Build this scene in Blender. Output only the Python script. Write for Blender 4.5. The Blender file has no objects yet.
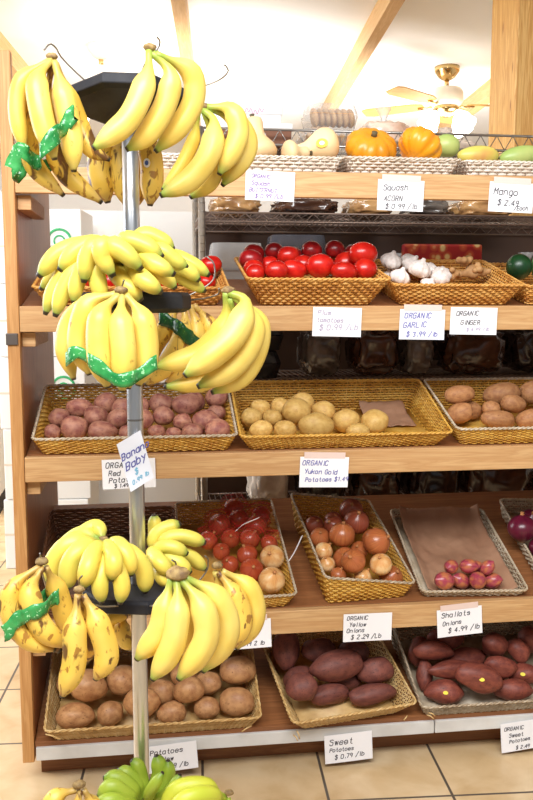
import bpy, math, random
from mathutils import Vector, Matrix, noise, Quaternion
random.seed(7)
SC = bpy.context.scene
COL = SC.collection
R = math.radians

# ------------------------------------------------------------ camera, light
F = 840.0
CAM = Vector((0, -2.217, 1.25))
YAW, PITCH = R(7.6), R(6.8)
cd = bpy.data.cameras.new('camera'); cam = bpy.data.objects.new('camera', cd); COL.objects.link(cam)
cd.sensor_fit = 'HORIZONTAL'; cd.sensor_width = 24; cd.lens = 24 * F / 533
cd.clip_start = .05; cd.clip_end = 60
cam.location = CAM; cam.rotation_euler = (R(90) - PITCH, 0, -YAW)
SC.camera = cam
FW = Vector((math.sin(YAW) * math.cos(PITCH), math.cos(YAW) * math.cos(PITCH), -math.sin(PITCH)))
RT = Vector((math.cos(YAW), -math.sin(YAW), 0)); UP = RT.cross(FW)

w = bpy.data.worlds.new('daylight'); SC.world = w; w.use_nodes = True
w.node_tree.nodes['Background'].inputs['Color'].default_value = (.95, .98, 1, 1)
w.node_tree.nodes['Background'].inputs['Strength'].default_value = .24
def area(name, loc, tgt, sx, sy, power, colr=(1, 1, 1)):
    l = bpy.data.lights.new(name, 'AREA'); l.shape = 'RECTANGLE'; l.size = sx; l.size_y = sy; l.energy = power; l.color = colr
    o = bpy.data.objects.new(name, l); COL.objects.link(o); o.location = loc
    o.rotation_euler = (Vector(tgt) - Vector(loc)).to_track_quat('-Z', 'Y').to_euler()
    return o
area('shop_ceiling_light', (-.3, -2.3, 2.75), (.25, .1, .75), 2.6, .8, 124, (.97, .985, 1))
area('side_window_light', (-3.2, 1.8, 1.9), (.5, 2.6, 1.6), 2.5, 1.8, 125, (.94, .97, 1))
area('ceiling_fill_light', (1.2, 3.6, 1.95), (.9, 4.2, 2.8), 3.0, 1.2, 56, (1, .99, .98))  # added fill lamp behind the rack, aimed up to brighten the ceiling
SC.view_settings.view_transform = 'Standard'; SC.view_settings.look = 'None'
SC.view_settings.gamma = 1; SC.view_settings.use_curve_mapping = False
SC.view_settings.exposure = 0.25

def ray(px, py): return FW + RT * ((px - 266.5) / F) + UP * ((400 - py) / F)
def at(px, py, Y):
    d = ray(px, py); return CAM + d * ((Y - CAM.y) / d.y)
def depth(P): return (Vector(P) - CAM).dot(FW)
def s2l(c):
    c = c / 255; return c / 12.92 if c <= .04045 else ((c + .055) / 1.055) ** 2.4
def rgb(r, g, b): return (s2l(r), s2l(g), s2l(b), 1)

# ------------------------------------------------------------ materials
class NT:
    def __init__(s, name):
        s.m = bpy.data.materials.new(name); s.m.use_nodes = True; s.t = s.m.node_tree
        s.b = s.t.nodes['Principled BSDF']
    def n(s, typ, **kw):
        x = s.t.nodes.new(typ)
        for k, v in kw.items():
            if isinstance(v, tuple) or not hasattr(x, k): x.inputs[k].default_value = v
            else: setattr(x, k, v)
        return x
    def l(s, a, b): s.t.links.new(a, b)
    def coord(s, scale=(1, 1, 1), kind='Object', rot=(0, 0, 0)):
        tc = s.n('ShaderNodeTexCoord'); mp = s.n('ShaderNodeMapping')
        s.l(tc.outputs[kind], mp.inputs[0]); mp.inputs['Scale'].default_value = scale; mp.inputs['Rotation'].default_value = rot
        return mp.outputs[0]
    def noise(s, co, scale, detail=3, dist=0, rough=.5):
        x = s.n('ShaderNodeTexNoise'); x.inputs['Scale'].default_value = scale; x.inputs['Detail'].default_value = detail
        x.inputs['Distortion'].default_value = dist; x.inputs['Roughness'].default_value = rough
        if co: s.l(co, x.inputs['Vector'])
        return x.outputs['Fac']
    def ramp(s, fac, stops, interp='LINEAR'):
        x = s.n('ShaderNodeValToRGB'); e = x.color_ramp; e.interpolation = interp
        while len(e.elements) < len(stops): e.elements.new(.5)
        for i, (p, c) in enumerate(stops): e.elements[i].position = p; e.elements[i].color = c
        s.l(fac, x.inputs[0]); return x.outputs[0]
    def mix(s, fac, a, b, mode='MIX'):
        x = s.n('ShaderNodeMix'); x.data_type = 'RGBA'; x.blend_type = mode
        for v, i in ((fac, 0), (a, 6), (b, 7)):
            if hasattr(v, 'links'): s.l(v, x.inputs[i])
            else: x.inputs[i].default_value = v
        return x.outputs[2]
    def bump(s, h, strength=.3, dist=.002):
        x = s.n('ShaderNodeBump'); x.inputs['Strength'].default_value = strength; x.inputs['Distance'].default_value = dist
        s.l(h, x.inputs['Height']); s.l(x.outputs[0], s.b.inputs['Normal'])
    def base(s, c, rough=.5, **kw):
        if hasattr(c, 'links'): s.l(c, s.b.inputs['Base Color'])
        else: s.b.inputs['Base Color'].default_value = c
        s.b.inputs['Roughness'].default_value = rough
        for k, v in kw.items(): s.b.inputs[k.replace('_', ' ')].default_value = v
        return s.m
def plain(name, c, rough=.5, **kw): return NT(name).base(c, rough, **kw)
def mottled(name, c1, c2, scale=30, rough=.5, bump=.2, c3=None, spot=.68, **kw):
    t = NT(name); co = t.coord(); oi = t.n('ShaderNodeObjectInfo')
    ad = t.n('ShaderNodeVectorMath', operation='ADD'); t.l(co, ad.inputs[0])
    cx = t.n('ShaderNodeCombineXYZ'); t.l(oi.outputs['Random'], cx.inputs[0]); t.l(oi.outputs['Random'], cx.inputs[1])
    t.l(cx.outputs[0], ad.inputs[1]); co = ad.outputs[0]
    f = t.noise(co, scale, 4); c = t.ramp(f, [(.35, c1), (.65, c2)])
    if c3:
        f2 = t.noise(co, scale * 4, 2); c = t.mix(t.ramp(f2, [(spot, (0, 0, 0, 1)), (spot + .05, (1, 1, 1, 1))]), c, c3)
    vr = t.n('ShaderNodeMapRange'); t.l(oi.outputs['Random'], vr.inputs[0]); vr.inputs[3].default_value = .82; vr.inputs[4].default_value = 1.12
    hs = t.n('ShaderNodeHueSaturation'); t.l(vr.outputs[0], hs.inputs['Value']); t.l(c, hs.inputs['Color'])
    if bump: t.bump(t.noise(co, scale * 3, 4), bump, .002)
    return t.base(hs.outputs[0], rough, **kw)
def wood(name, c1, c2, axis, knots=True, rough=.55):
    t = NT(name); sc = {'x': (1.2, 22, 22), 'y': (22, 1.2, 22), 'z': (22, 22, 1.2)}[axis]
    oi = t.n('ShaderNodeObjectInfo')
    co = t.coord(sc); ad = t.n('ShaderNodeVectorMath', operation='ADD'); t.l(co, ad.inputs[0]); t.l(oi.outputs['Location'], ad.inputs[1]); co = ad.outputs[0]
    f = t.noise(co, 2.2, 5, 1.4); c = t.ramp(f, [(.3, c1), (.5, c2), (.62, c1), (.75, c2)])
    g = t.noise(t.coord({'x': (3, 60, 60), 'y': (60, 3, 60), 'z': (60, 60, 3)}[axis]), 4, 2)
    c = t.mix(.35, c, t.mix(1, c, t.ramp(g, [(.4, (1, 1, 1, 1)), (.7, (.75, .62, .45, 1))]), 'MULTIPLY'))
    if knots:
        v = t.n('ShaderNodeTexVoronoi'); v.inputs['Scale'].default_value = 1; t.l(t.coord({'x': (4.2, 17, 9), 'y': (17, 4, 9), 'z': (9, 17, 4)}[axis]), v.inputs['Vector'])
        c = t.mix(t.ramp(v.outputs['Distance'], [(.07, (1, 1, 1, 1)), (.15, (0, 0, 0, 1))]), c, rgb(150, 88, 48))
    t.bump(f, .12, .002)
    return t.base(c, rough)
P1, P2 = rgb(212, 172, 122), rgb(194, 148, 98)
M_RAILX = wood('pine_rail_wood', P1, P2, 'x')
M_POST = wood('pine_post_wood', rgb(204, 154, 96), rgb(186, 132, 76), 'z')
M_PANEL = wood('brown_side_board', rgb(178, 116, 70), rgb(160, 98, 56), 'z', rough=.4)
M_DECK = wood('shelf_deck_wood', rgb(158, 104, 62), rgb(132, 82, 46), 'x')
M_BEAM = wood('ceiling_beam_wood', rgb(226, 186, 132), rgb(214, 170, 112), 'y', False)
M_TIMBER = wood('golden_timber', rgb(232, 190, 120), rgb(205, 150, 80), 'z')
M_WHITE = plain('white_paint', (.88, .88, .87, 1), .6)
M_CEIL = plain('white_plaster', (.93, .92, .90, 1), .8)
M_CARD = plain('white_card', (.93, .92, .95, 1), .7)
M_CARDP = plain('lilac_paper', (.86, .87, .96, 1), .7)
M_INKS = {'black': plain('black_ink', (.05, .045, .06, 1), .6), 'blue': plain('blue_ink', (.10, .10, .38, 1), .6),
          'violet': plain('violet_ink', (.22, .12, .36, 1), .6), 'faint': plain('faded_ink', (.42, .36, .5, 1), .6), 'cyan': plain('pale_blue_ink', (.2, .5, .7, 1), .6)}
M_TAPE = plain('pinkish_tape', (.80, .62, .56, 1), .4)
M_STRIP = mottled('scuffed_white_strip', (.74, .73, .71, 1), (.6, .58, .55, 1), 9, .4, 0)
M_CHROME = plain('chrome_wire', (.42, .40, .38, 1), .3, Metallic=.9)
M_SHADEWIRE = plain('shaded_chrome_wire', (.20, .14, .11, 1), .4, Metallic=.5)  # chrome of the lower shelves, with their shade put into the colour
t = NT('galvanized_steel'); M_POLE = t.base(t.ramp(t.noise(t.coord((1, 1, .12)), 60, 4), [(.3, (.48, .5, .53, 1)), (.7, (.72, .74, .78, 1))]), .28, Metallic=.92)
M_BLACK = mottled('black_plastic', (.015, .015, .02, 1), (.03, .03, .034, 1), 20, .6, .1, Specular_IOR_Level=.2)
M_HOOK = plain('hook_wire', (.30, .28, .26, 1), .3, Metallic=.9)
M_BRASS = plain('brass', (.62, .45, .2, 1), .22, Metallic=1)
M_CLEAR = plain('clear_plastic', (.8, .82, .84, 1), .08, Transmission_Weight=.0, Alpha=.25)
M_SMOKED = plain('smoked_plastic', (.10, .10, .12, 1), .2, Alpha=.75)
def wicker(name, cs, rough=.5):
    t = NT(name); g = t.n('ShaderNodeNewGeometry'); co = t.coord()
    f = t.noise(co, 26, 3); a = t.n('ShaderNodeMath', operation='MULTIPLY_ADD'); t.l(f, a.inputs[0]); a.inputs[1].default_value = .7
    b = t.n('ShaderNodeMath', operation='MULTIPLY'); t.l(g.outputs['Random Per Island'], b.inputs[0]); b.inputs[1].default_value = .32
    t.l(b.outputs[0], a.inputs[2])
    return t.base(t.ramp(a.outputs[0], [(.25, cs[0]), (.5, cs[1]), (.75, cs[2])]), rough)
W_GOLD = wicker('golden_wicker', (rgb(176, 120, 40), rgb(212, 158, 62), rgb(228, 184, 92)), .42)
W_HONEY = wicker('honey_wicker', (rgb(168, 104, 38), rgb(208, 146, 66), rgb(232, 182, 104)))
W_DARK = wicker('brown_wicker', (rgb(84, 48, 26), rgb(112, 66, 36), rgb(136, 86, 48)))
W_WHITE = wicker('whitewashed_wicker', (rgb(188, 166, 146), rgb(222, 208, 192), rgb(238, 230, 220)))
W_PALE = wicker('pale_straw_wicker', (rgb(190, 146, 84), rgb(216, 178, 116), rgb(232, 204, 150)))
W_GREY = wicker('weathered_wicker', (rgb(150, 128, 104), rgb(188, 168, 140), rgb(214, 200, 178)))

# bananas: colour runs along v of the UV map (0 stem, 1 tip)
def banana_mat(name, body, body2, ends, spots=0., cap=.974):
    t = NT(name); uv = t.n('ShaderNodeUVMap'); sep = t.n('ShaderNodeSeparateXYZ'); t.l(uv.outputs[0], sep.inputs[0])
    co = t.coord(kind='Object'); f = t.noise(co, 14, 2); c = t.ramp(f, [(.35, body), (.65, body2)])
    c = t.mix(t.ramp(sep.outputs[1], [(.04, (1, 1, 1, 1)), (.26, (0, 0, 0, 1)), (.86, (0, 0, 0, 1)), (.97, (1, 1, 1, 1))]), c, ends)
    if spots:
        g = t.noise(t.coord((1, 1, .55), 'Object'), 70, 3, .4)
        h = t.noise(t.coord((1, 1, .5), 'Object'), 30, 4, .8)
        c = t.mix(t.ramp(g, [(.69 - .06 * spots, (0, 0, 0, 1)), (.74 - .06 * spots, (.85, .85, .85, 1))]), c, rgb(150, 98, 36))
        c = t.mix(t.ramp(h, [(.80 - .13 * spots, (0, 0, 0, 1)), (.85 - .13 * spots, (.95, .95, .95, 1))]), c, rgb(92, 56, 28))
    d = t.mix(t.ramp(sep.outputs[1], [(cap, (0, 0, 0, 1)), (min(.995, cap + .014), (1, 1, 1, 1))]), c, rgb(46, 34, 26))
    t.bump(t.noise(co, 60, 2), .06, .002)
    return t.base(d, .42)
Y1, Y2 = rgb(250, 205, 58), rgb(243, 194, 44)
B_CLEAN = banana_mat('yellow_banana_peel', rgb(236, 210, 112), rgb(230, 196, 84), rgb(150, 168, 70))
B_RIPE = banana_mat('ripe_banana_peel', rgb(234, 204, 100), rgb(226, 188, 74), rgb(190, 170, 86), .5)
B_SPOT = banana_mat('spotted_banana_peel', rgb(234, 198, 92), rgb(222, 178, 64), rgb(184, 150, 80), 1.75)
B_BABY = banana_mat('baby_banana_peel', rgb(232, 206, 88), rgb(200, 190, 80), rgb(128, 150, 62), cap=.957)
B_GREEN = banana_mat('green_banana_peel', rgb(166, 182, 62), rgb(146, 170, 50), rgb(120, 150, 44))
M_CROWN = mottled('banana_crown', rgb(164, 136, 84), rgb(112, 86, 56), 90, .7, .4)
M_GTAPE = mottled('green_plastic_band', rgb(64, 150, 80), rgb(26, 112, 54), 40, .22, .25, rgb(150, 206, 150), .62)
M_DTAPE = mottled('dark_green_band', rgb(14, 84, 34), rgb(10, 60, 26), 40, .3, .5, rgb(90, 150, 60), .64)

M_REDPOT = mottled('red_potato_skin', rgb(190, 132, 106), rgb(144, 82, 72), 1.7, .6, .25, rgb(110, 66, 48), .66)
M_YUKON = mottled('yellow_potato_skin', rgb(226, 186, 108), rgb(206, 160, 84), 3, .55, .2, rgb(168, 118, 58), .68)
M_RUSSET = mottled('russet_skin', rgb(186, 132, 84), rgb(160, 106, 66), 3, .65, .25, rgb(124, 78, 48), .66)
M_POT = mottled('brown_potato_skin', rgb(200, 148, 98), rgb(166, 112, 70), 2.2, .5, .25, rgb(120, 74, 40), .67)
M_SWEET = mottled('dark_sweet_potato_skin', rgb(136, 76, 62), rgb(108, 58, 50), 3, .6, .3, rgb(76, 42, 36), .64)
M_SWRED = mottled('red_sweet_potato_skin', rgb(148, 76, 58), rgb(116, 54, 44), 3, .55, .3, rgb(86, 38, 30), .65)
M_TOM = mottled('tomato_skin', rgb(214, 40, 26), rgb(186, 22, 18), 1.5, .27, 0)
M_DTOM = mottled('deep_red_tomato_skin', rgb(172, 28, 28), rgb(132, 14, 20), 1.5, .3, 0)
M_GARLIC = mottled('garlic_skin', rgb(244, 236, 228), rgb(222, 206, 196), 3, .6, .1)
M_GINGER = mottled('ginger_skin', rgb(196, 150, 98), rgb(160, 114, 68), 40, .7, .4)
def streaked(name, c1, c2, c3, rough=.28):
    t = NT(name); tc = t.n('ShaderNodeTexCoord'); sp = t.n('ShaderNodeSeparateXYZ'); t.l(tc.outputs['Object'], sp.inputs[0])
    an = t.n('ShaderNodeMath', operation='ARCTAN2'); t.l(sp.outputs[1], an.inputs[0]); t.l(sp.outputs[0], an.inputs[1])
    cb = t.n('ShaderNodeCombineXYZ'); t.l(an.outputs[0], cb.inputs[0]); oi = t.n('ShaderNodeObjectInfo'); t.l(oi.outputs['Random'], cb.inputs[2])
    f = t.noise(cb.outputs[0], 7, 4); g = t.noise(t.coord(), 1.6, 2)
    c = t.mix(t.ramp(g, [(.4, (0, 0, 0, 1)), (.62, (1, 1, 1, 1))]), t.ramp(f, [(.35, c1), (.65, c2)]), c3)
    return t.base(c, rough)
M_ONION = streaked('golden_onion_skin', rgb(196, 118, 66), rgb(160, 84, 46), rgb(180, 100, 58))
M_PALEON = streaked('pale_onion_skin', rgb(232, 176, 108), rgb(214, 146, 82), rgb(238, 196, 140))
M_BROWNON = streaked('brown_onion_skin', rgb(168, 86, 56), rgb(132, 60, 42), rgb(150, 72, 50))
M_REDON = streaked('red_onion_skin', rgb(110, 26, 52), rgb(78, 14, 36), rgb(96, 24, 44))
M_NETON = streaked('copper_onion_skin', rgb(188, 84, 46), rgb(160, 58, 36), rgb(176, 76, 46))
M_SHAL = streaked('shallot_skin', rgb(178, 74, 88), rgb(136, 44, 66), rgb(190, 112, 74))
M_NECK = mottled('dry_onion_neck', rgb(200, 140, 84), rgb(170, 104, 60), 6, .7, .3)
M_BUTTER = mottled('butternut_skin', rgb(244, 212, 164), rgb(238, 200, 148), 10, .5, .05)
M_ACORN = mottled('orange_squash_skin', rgb(246, 168, 34), rgb(236, 146, 20), 10, .35, .05)
t = NT('mango_skin'); gx = t.coord(); M_MANGO = t.base(t.ramp(t.noise(gx, 11, 2), [(.4, rgb(196, 196, 96)), (.55, rgb(214, 190, 90)), (.72, rgb(206, 140, 84))]), .4)
t = NT('green_mango_skin'); M_GMANGO = t.base(t.ramp(t.noise(t.coord(), 11, 2), [(.4, rgb(150, 176, 92)), (.7, rgb(182, 190, 112))]), .4)
t = NT('melon_skin'); M_MELON = t.base(t.ramp(t.noise(t.coord((6, 6, .8)), 5, 4, .8), [(.4, rgb(26, 84, 44)), (.6, rgb(96, 158, 92))]), .35)
M_AVO = mottled('dark_green_skin', rgb(24, 66, 32), rgb(14, 46, 22), 30, .35, .2)
M_STALK = mottled('dry_stalk', rgb(112, 100, 70), rgb(84, 72, 46), 60, .7, .3)
M_STICK = plain('yellow_sticker', rgb(246, 222, 60), .4)
M_STICKW = plain('white_sticker', rgb(240, 238, 240), .4)
M_STICKB = plain('blue_sticker_print', rgb(60, 90, 170), .4)
M_KRAFT = mottled('brown_kraft_paper', rgb(178, 134, 104), rgb(156, 112, 84), 8, .75, .2)
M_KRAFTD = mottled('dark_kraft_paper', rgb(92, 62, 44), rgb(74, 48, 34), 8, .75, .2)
M_NET = plain('red_netting', rgb(190, 30, 34), .5)

# ------------------------------------------------------------ object helpers
def link(o, parent=None):
    COL.objects.link(o)
    if parent is not None: o.parent = parent
    return o
def meshobj(name, v, f, mat, parent=None, smooth=True, uv=None):
    me = bpy.data.meshes.new(name); me.from_pydata([tuple(p) for p in v], [], f)
    if uv:
        l = me.uv_layers.new(name='UVMap')
        for lp in me.loops: l.data[lp.index].uv = uv[lp.vertex_index]
    if smooth: me.polygons.foreach_set('use_smooth', [True] * len(me.polygons))
    if mat: me.materials.append(mat)
    me.validate(); me.update()
    return link(bpy.data.objects.new(name, me), parent)
def tag(o, label, cat, group=None, kind=None):
    if label: o['label'] = label
    if cat: o['category'] = cat
    if group: o['group'] = group
    if kind: o['kind'] = kind
    return o
def empty(name, loc=(0, 0, 0), rz=0):
    o = bpy.data.objects.new(name, None); o.empty_display_size = .05; o.location = loc; o.rotation_euler = (0, 0, rz); return link(o)
class MB:
    def __init__(s): s.v = []; s.f = []
    def add(s, v, f):
        b = len(s.v); s.v += [Vector(p) for p in v]; s.f += [tuple(b + i for i in q) for q in f]; return s
    def box(s, x0, x1, y0, y1, z0, z1, M=None, bev=0):
        v = [Vector((x, y, z)) for x in (x0, x1) for y in (y0, y1) for z in (z0, z1)]
        if M: v = [M @ p for p in v]
        return s.add(v, [(0, 1, 3, 2), (4, 6, 7, 5), (0, 4, 5, 1), (2, 3, 7, 6), (0, 2, 6, 4), (1, 5, 7, 3)])
    def tube(s, pts, r, n=8, closed=False, cap=True):
        pts = [Vector(p) for p in pts]; N = len(pts)
        rr = r if isinstance(r, (list, tuple)) else [r] * N
        v = []; f = []; ref = None
        for i, p in enumerate(pts):
            a = pts[(i - 1) % N] if (closed or i > 0) else p; b = pts[(i + 1) % N] if (closed or i < N - 1) else p
            tg = (b - a).normalized()
            if ref is None: ref = Vector((0, 0, 1)) if abs(tg.z) < .9 else Vector((1, 0, 0))
            u = (ref - tg * ref.dot(tg)).normalized(); ref = u; w_ = tg.cross(u)
            for k in range(n):
                a_ = 2 * math.pi * k / n; v.append(p + (u * math.cos(a_) + w_ * math.sin(a_)) * rr[i])
        m = N if closed else N - 1
        for i in range(m):
            for k in range(n):
                j = (i + 1) % N; f.append((i * n + k, i * n + (k + 1) % n, j * n + (k + 1) % n, j * n + k))
        if cap and not closed: f.append(tuple(range(n - 1, -1, -1))); f.append(tuple((N - 1) * n + k for k in range(n)))
        return s.add(v, f)
    def lathe(s, prof, n=24, M=None, lobes=0, amp=0):
        v = []; f = []
        for r, z in prof:
            for k in range(n):
                a = 2 * math.pi * k / n; q = r * (1 + amp * (abs(math.cos(lobes * a / 2)) - .6)) if lobes else r
                v.append(Vector((q * math.cos(a), q * math.sin(a), z)))
        for i in range(len(prof) - 1):
            for k in range(n): f.append((i * n + k, i * n + (k + 1) % n, (i + 1) * n + (k + 1) % n, (i + 1) * n + k))
        f.append(tuple(range(n - 1, -1, -1))); f.append(tuple((len(prof) - 1) * n + k for k in range(n)))
        if M: v = [M @ p for p in v]
        return s.add(v, f)
    def build(s, name, mat, parent=None, smooth=False, bev=0):
        o = meshobj(name, s.v, s.f, mat, parent, smooth)
        if bev:
            m = o.modifiers.new('bevel', 'BEVEL'); m.width = bev; m.segments = 2; m.limit_method = 'ANGLE'
        return o
def spline(ps, n):
    ps = [Vector(p) for p in ps]; out = []
    q = [2 * ps[0] - ps[1]] + ps + [2 * ps[-1] - ps[-2]]
    dense = []
    for i in range(len(ps) - 1):
        a, b, c, d = q[i:i + 4]
        for k in range(16):
            t_ = k / 16
            dense.append(.5 * (2 * b + (c - a) * t_ + (2 * a - 5 * b + 4 * c - d) * t_ ** 2 + (3 * b - a - 3 * c + d) * t_ ** 3))
    dense.append(ps[-1])
    L = [0]
    for i in range(1, len(dense)): L.append(L[-1] + (dense[i] - dense[i - 1]).length)
    j = 0
    for k in range(n):
        s_ = L[-1] * k / (n - 1)
        while j < len(L) - 2 and L[j + 1] < s_: j += 1
        h = (s_ - L[j]) / max(1e-9, L[j + 1] - L[j]); out.append(dense[j].lerp(dense[j + 1], min(1, max(0, h))))
    return out
ORD = ['first', 'second', 'third', 'fourth', 'fifth', 'sixth', 'seventh', 'eighth', 'ninth', 'tenth', 'eleventh', 'twelfth']

# ------------------------------------------------------------ the room
TR = R(3.3); FLZ = -.08
t = NT('beige_floor_tiles'); co = t.coord()
br = t.n('ShaderNodeTexBrick'); br.offset = 0; br.inputs['Scale'].default_value = 1; br.inputs['Brick Width'].default_value = .337; br.inputs['Row Height'].default_value = .362
br.inputs['Mortar Size'].default_value = .0045; br.inputs['Mortar Smooth'].default_value = .3; t.l(co, br.inputs['Vector'])
f = t.noise(co, 7, 5, .4); tc_ = t.ramp(f, [(.3, rgb(232, 206, 166)), (.6, rgb(212, 180, 134)), (.75, rgb(196, 160, 112))])
t.l(tc_, br.inputs['Color1']); t.l(tc_, br.inputs['Color2']); br.inputs['Mortar'].default_value = rgb(92, 80, 70)
t.bump(br.outputs['Fac'], -.4, .003)
M_FLOOR = t.base(br.outputs['Color'], .38)
b = MB(); b.box(-6, 6, -4, 8, -.1, 0); fl = b.build('floor', M_FLOOR); fl.location = (.128, .225, FLZ); fl.rotation_euler = (0, 0, -TR); tag(fl, None, None, kind='structure')
b = MB(); b.box(-6, 6, -1.2, 8.1, 2.82, 2.9); tag(b.build('ceiling', M_CEIL), None, None, kind='structure')
b = MB(); b.box(-6, 6, 8, 8.1, FLZ, 2.82); tag(b.build('wall_back', M_CEIL), None, None, kind='structure')
b = MB(); b.box(4.2, 4.3, -1.5, 8, FLZ, 2.82); tag(b.build('wall_right', M_CEIL), None, None, kind='structure')
bd = Vector((.0785, 1, 0)).normalized()
for k, bx in enumerate((-1.98, -1.05, .075, 1.15, 2.25, 3.3)):
    b = MB(); b.box(.012, .082, 0, 7.4, 2.7, 2.82)
    o = b.build('trim_%d' % (k + 1), M_BEAM); o.location = (bx - .1, .6, 0); o.rotation_euler = (0, 0, -math.atan2(bd.x, bd.y)); tag(o, None, None, kind='structure')
# the big timber post on the right
p0 = at(514, 130, 1.5)
b = MB(); b.box(p0.x, p0.x + .3, 1.5, 1.8, FLZ, 2.82); tag(b.build('trim_7', M_TIMBER, bev=.006), None, None, kind='structure')
# white partition behind the stand, seen under the top shelf
b = MB(); b.box(-.75, 1.5, 2.4, 2.46, FLZ, 1.72); tag(b.build('wall_middle', M_WHITE), None, None, kind='structure')

# ceiling fans with lights
M_GLASSLAMP = NT('lit_glass_shade'); M_GLASSLAMP.base((1, .95, .85, 1), .4, Emission_Strength=7.0); M_GLASSLAMP.b.inputs['Emission Color'].default_value = (1, .9, .74, 1); M_GLASSLAMP = M_GLASSLAMP.m
M_MOTOR = plain('cream_fan_motor', rgb(238, 226, 206), .3)
M_BLADE = wood('fan_blade_wood', rgb(214, 166, 90), rgb(196, 144, 70), 'x', False)
def ceiling_fan(x, y, label, rot, blades=5):
    r_ = empty('ceiling_fan' if blades else 'ceiling_lamp', (x, y, 2.82)); tag(r_, label, 'ceiling fan' if blades else 'ceiling lamp')
    MB().lathe([(.01, 0), (.085, 0), (.085, -.03), (.055, -.07), (.03, -.085), (.015, -.09)]).build('canopy', M_BRASS if blades else M_MOTOR, r_, True)
    MB().lathe([(.016, -.085), (.016, -.14)], 12).build('downrod', M_BRASS, r_, True)
    MB().lathe([(.02, -.14), (.10, -.145), (.115, -.17), (.115, -.23), (.09, -.26), (.02, -.262)]).build('motor', M_MOTOR, r_, True)
    MB().lathe([(.02, -.262), (.085, -.265), (.09, -.29), (.06, -.31), (.02, -.33)]).build('light_fitter', M_BRASS, r_, True)
    for k in range(blades):
        a = rot + k * 2 * math.pi / 5; M = Matrix.Rotation(a, 4, 'Z') @ Matrix.Translation((0, 0, -.245)) @ Matrix.Rotation(R(10), 4, 'X')
        v = []
        for zz in (-.004, .004):
            for px_, hw in ((.16, .035), (.22, .055), (.55, .065), (.60, .045)): v += [M @ Vector((px_, -hw, zz)), M @ Vector((px_, hw, zz))]
        f_ = []
        for o_ in (0, 8):
            for i in range(3): f_.append((o_ + 2 * i, o_ + 2 * i + 1, o_ + 2 * i + 3, o_ + 2 * i + 2))
        f_ += [(0, 1, 9, 8), (6, 14, 15, 7)] + [(2 * i, 2 * i + 2, 10 + 2 * i, 8 + 2 * i) for i in range(3)] + [(2 * i + 1, 2 * i + 9, 2 * i + 11, 2 * i + 3) for i in range(3)]
        bl = meshobj('blade', v, f_, M_BLADE, r_, False)
        q = MB(); q.tube([M @ Vector((.09, 0, 0)), M @ Vector((.13, 0, -.015)), M @ Vector((.20, 0, -.008))], .009, 6); q.build('blade_iron', M_BRASS, bl, True)
    for k in range(4):
        a = rot + .5 + k * math.pi / 2; M = Matrix.Rotation(a, 4, 'Z') @ Matrix.Translation((.10, 0, -.31)) @ Matrix.Rotation(R(-38), 4, 'Y')
        MB().lathe([(.018, 0), (.03, -.02), (.055, -.06), (.062, -.10), (.075, -.13), (.07, -.13), (.05, -.1), (.02, -.03), (.005, -.02)], 18, M).build('lamp_shade', M_GLASSLAMP, r_, True)
    return r_
c1 = at(448, 63, 2.98)
ceiling_fan(2.0, 3.5, 'brass ceiling fan with lit glass lamps above the squash baskets', .0, 4)
ceiling_fan(-.30, 3.3, 'lit glass ceiling lamp behind the black top disc of the banana stand', .55, 0)

# glass-door cooler at the far left
rt = empty('glass_door_cooler', (-1.35, 3.0, FLZ), R(2)); tag(rt, 'white upright cooler with a glass door standing beyond the wooden shelf side', 'cooler')
b = MB(); b.box(-.45, .38, .02, .7, .1, 2.05); b.build('cabinet', M_WHITE, rt, bev=.01)
b = MB(); b.box(-.45, .38, .06, .68, 0, .1); b.build('kick_plate', M_BLACK, rt)
b = MB(); b.box(-.45, -.36, -.03, .02, .2, 1.95); b.box(.26, .36, -.03, .02, .2, 1.95); b.box(-.36, .26, -.03, .02, .2, .28); b.box(-.36, .26, -.03, .02, 1.87, 1.95); dr = b.build('door_frame', plain('grey_door_frame', (.42, .43, .45, 1), .35), rt, bev=.004)
b = MB(); b.box(-.36, .26, -.01, 0, .28, 1.87); b.build('door_glass', mottled('cooler_glass', (.62, .66, .68, 1), (.85, .87, .88, 1), 3, .08, 0), rt)
b = MB(); b.tube([(.3, -.03, .8), (.3, -.07, .82), (.3, -.07, 1.3), (.3, -.03, 1.32)], .011, 8); b.build('handle', M_BLACK, dr, True)

# ------------------------------------------------------------ wooden produce shelf
ZS = [1.583, 1.234, .842, .393, .060]
SL = [R(4), R(11), R(13), R(17), R(12)]
DD = [.42, .42, .44, .60, .55]
XL, XR = -.341, 1.56
sh = empty('produce_shelf', (0, 0, 0)); tag(sh, 'wooden five-tier produce shelf holding the baskets behind the banana stand', 'shelf')
b = MB(); b.box(-.372, XL, 0, .03, .0, 1.86); b.build('post', M_POST, sh, bev=.002)
b = MB(); b.box(-.369, XL, .03, .72, .0, 1.60); b.build('side_panel', M_PANEL, sh, bev=.002)
b = MB(); b.box(XR, XR + .035, 0, .72, 0, 1.62); b.build('side_panel', M_PANEL, sh, bev=.002)
b = MB(); b.box(-.375, -.345, -.006, .02, 1.135, 1.165, Matrix.Translation((0, 0, 0))); b.build('latch', plain('dark_latch', (.09, .07, .06, 1), .5), sh, bev=.002)
for i in range(4):
    b = MB(); b.box(XL + .001, XR - .001, 0, .024, ZS[i] - .066, ZS[i]); b.build('rail', M_RAILX, sh, bev=.002)
    b = MB(); b.box(XL + .001, XL + .035, .03, .30, ZS[i] - .105, ZS[i] - .068); b.build('cleat', M_RAILX, sh, bev=.002)
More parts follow.
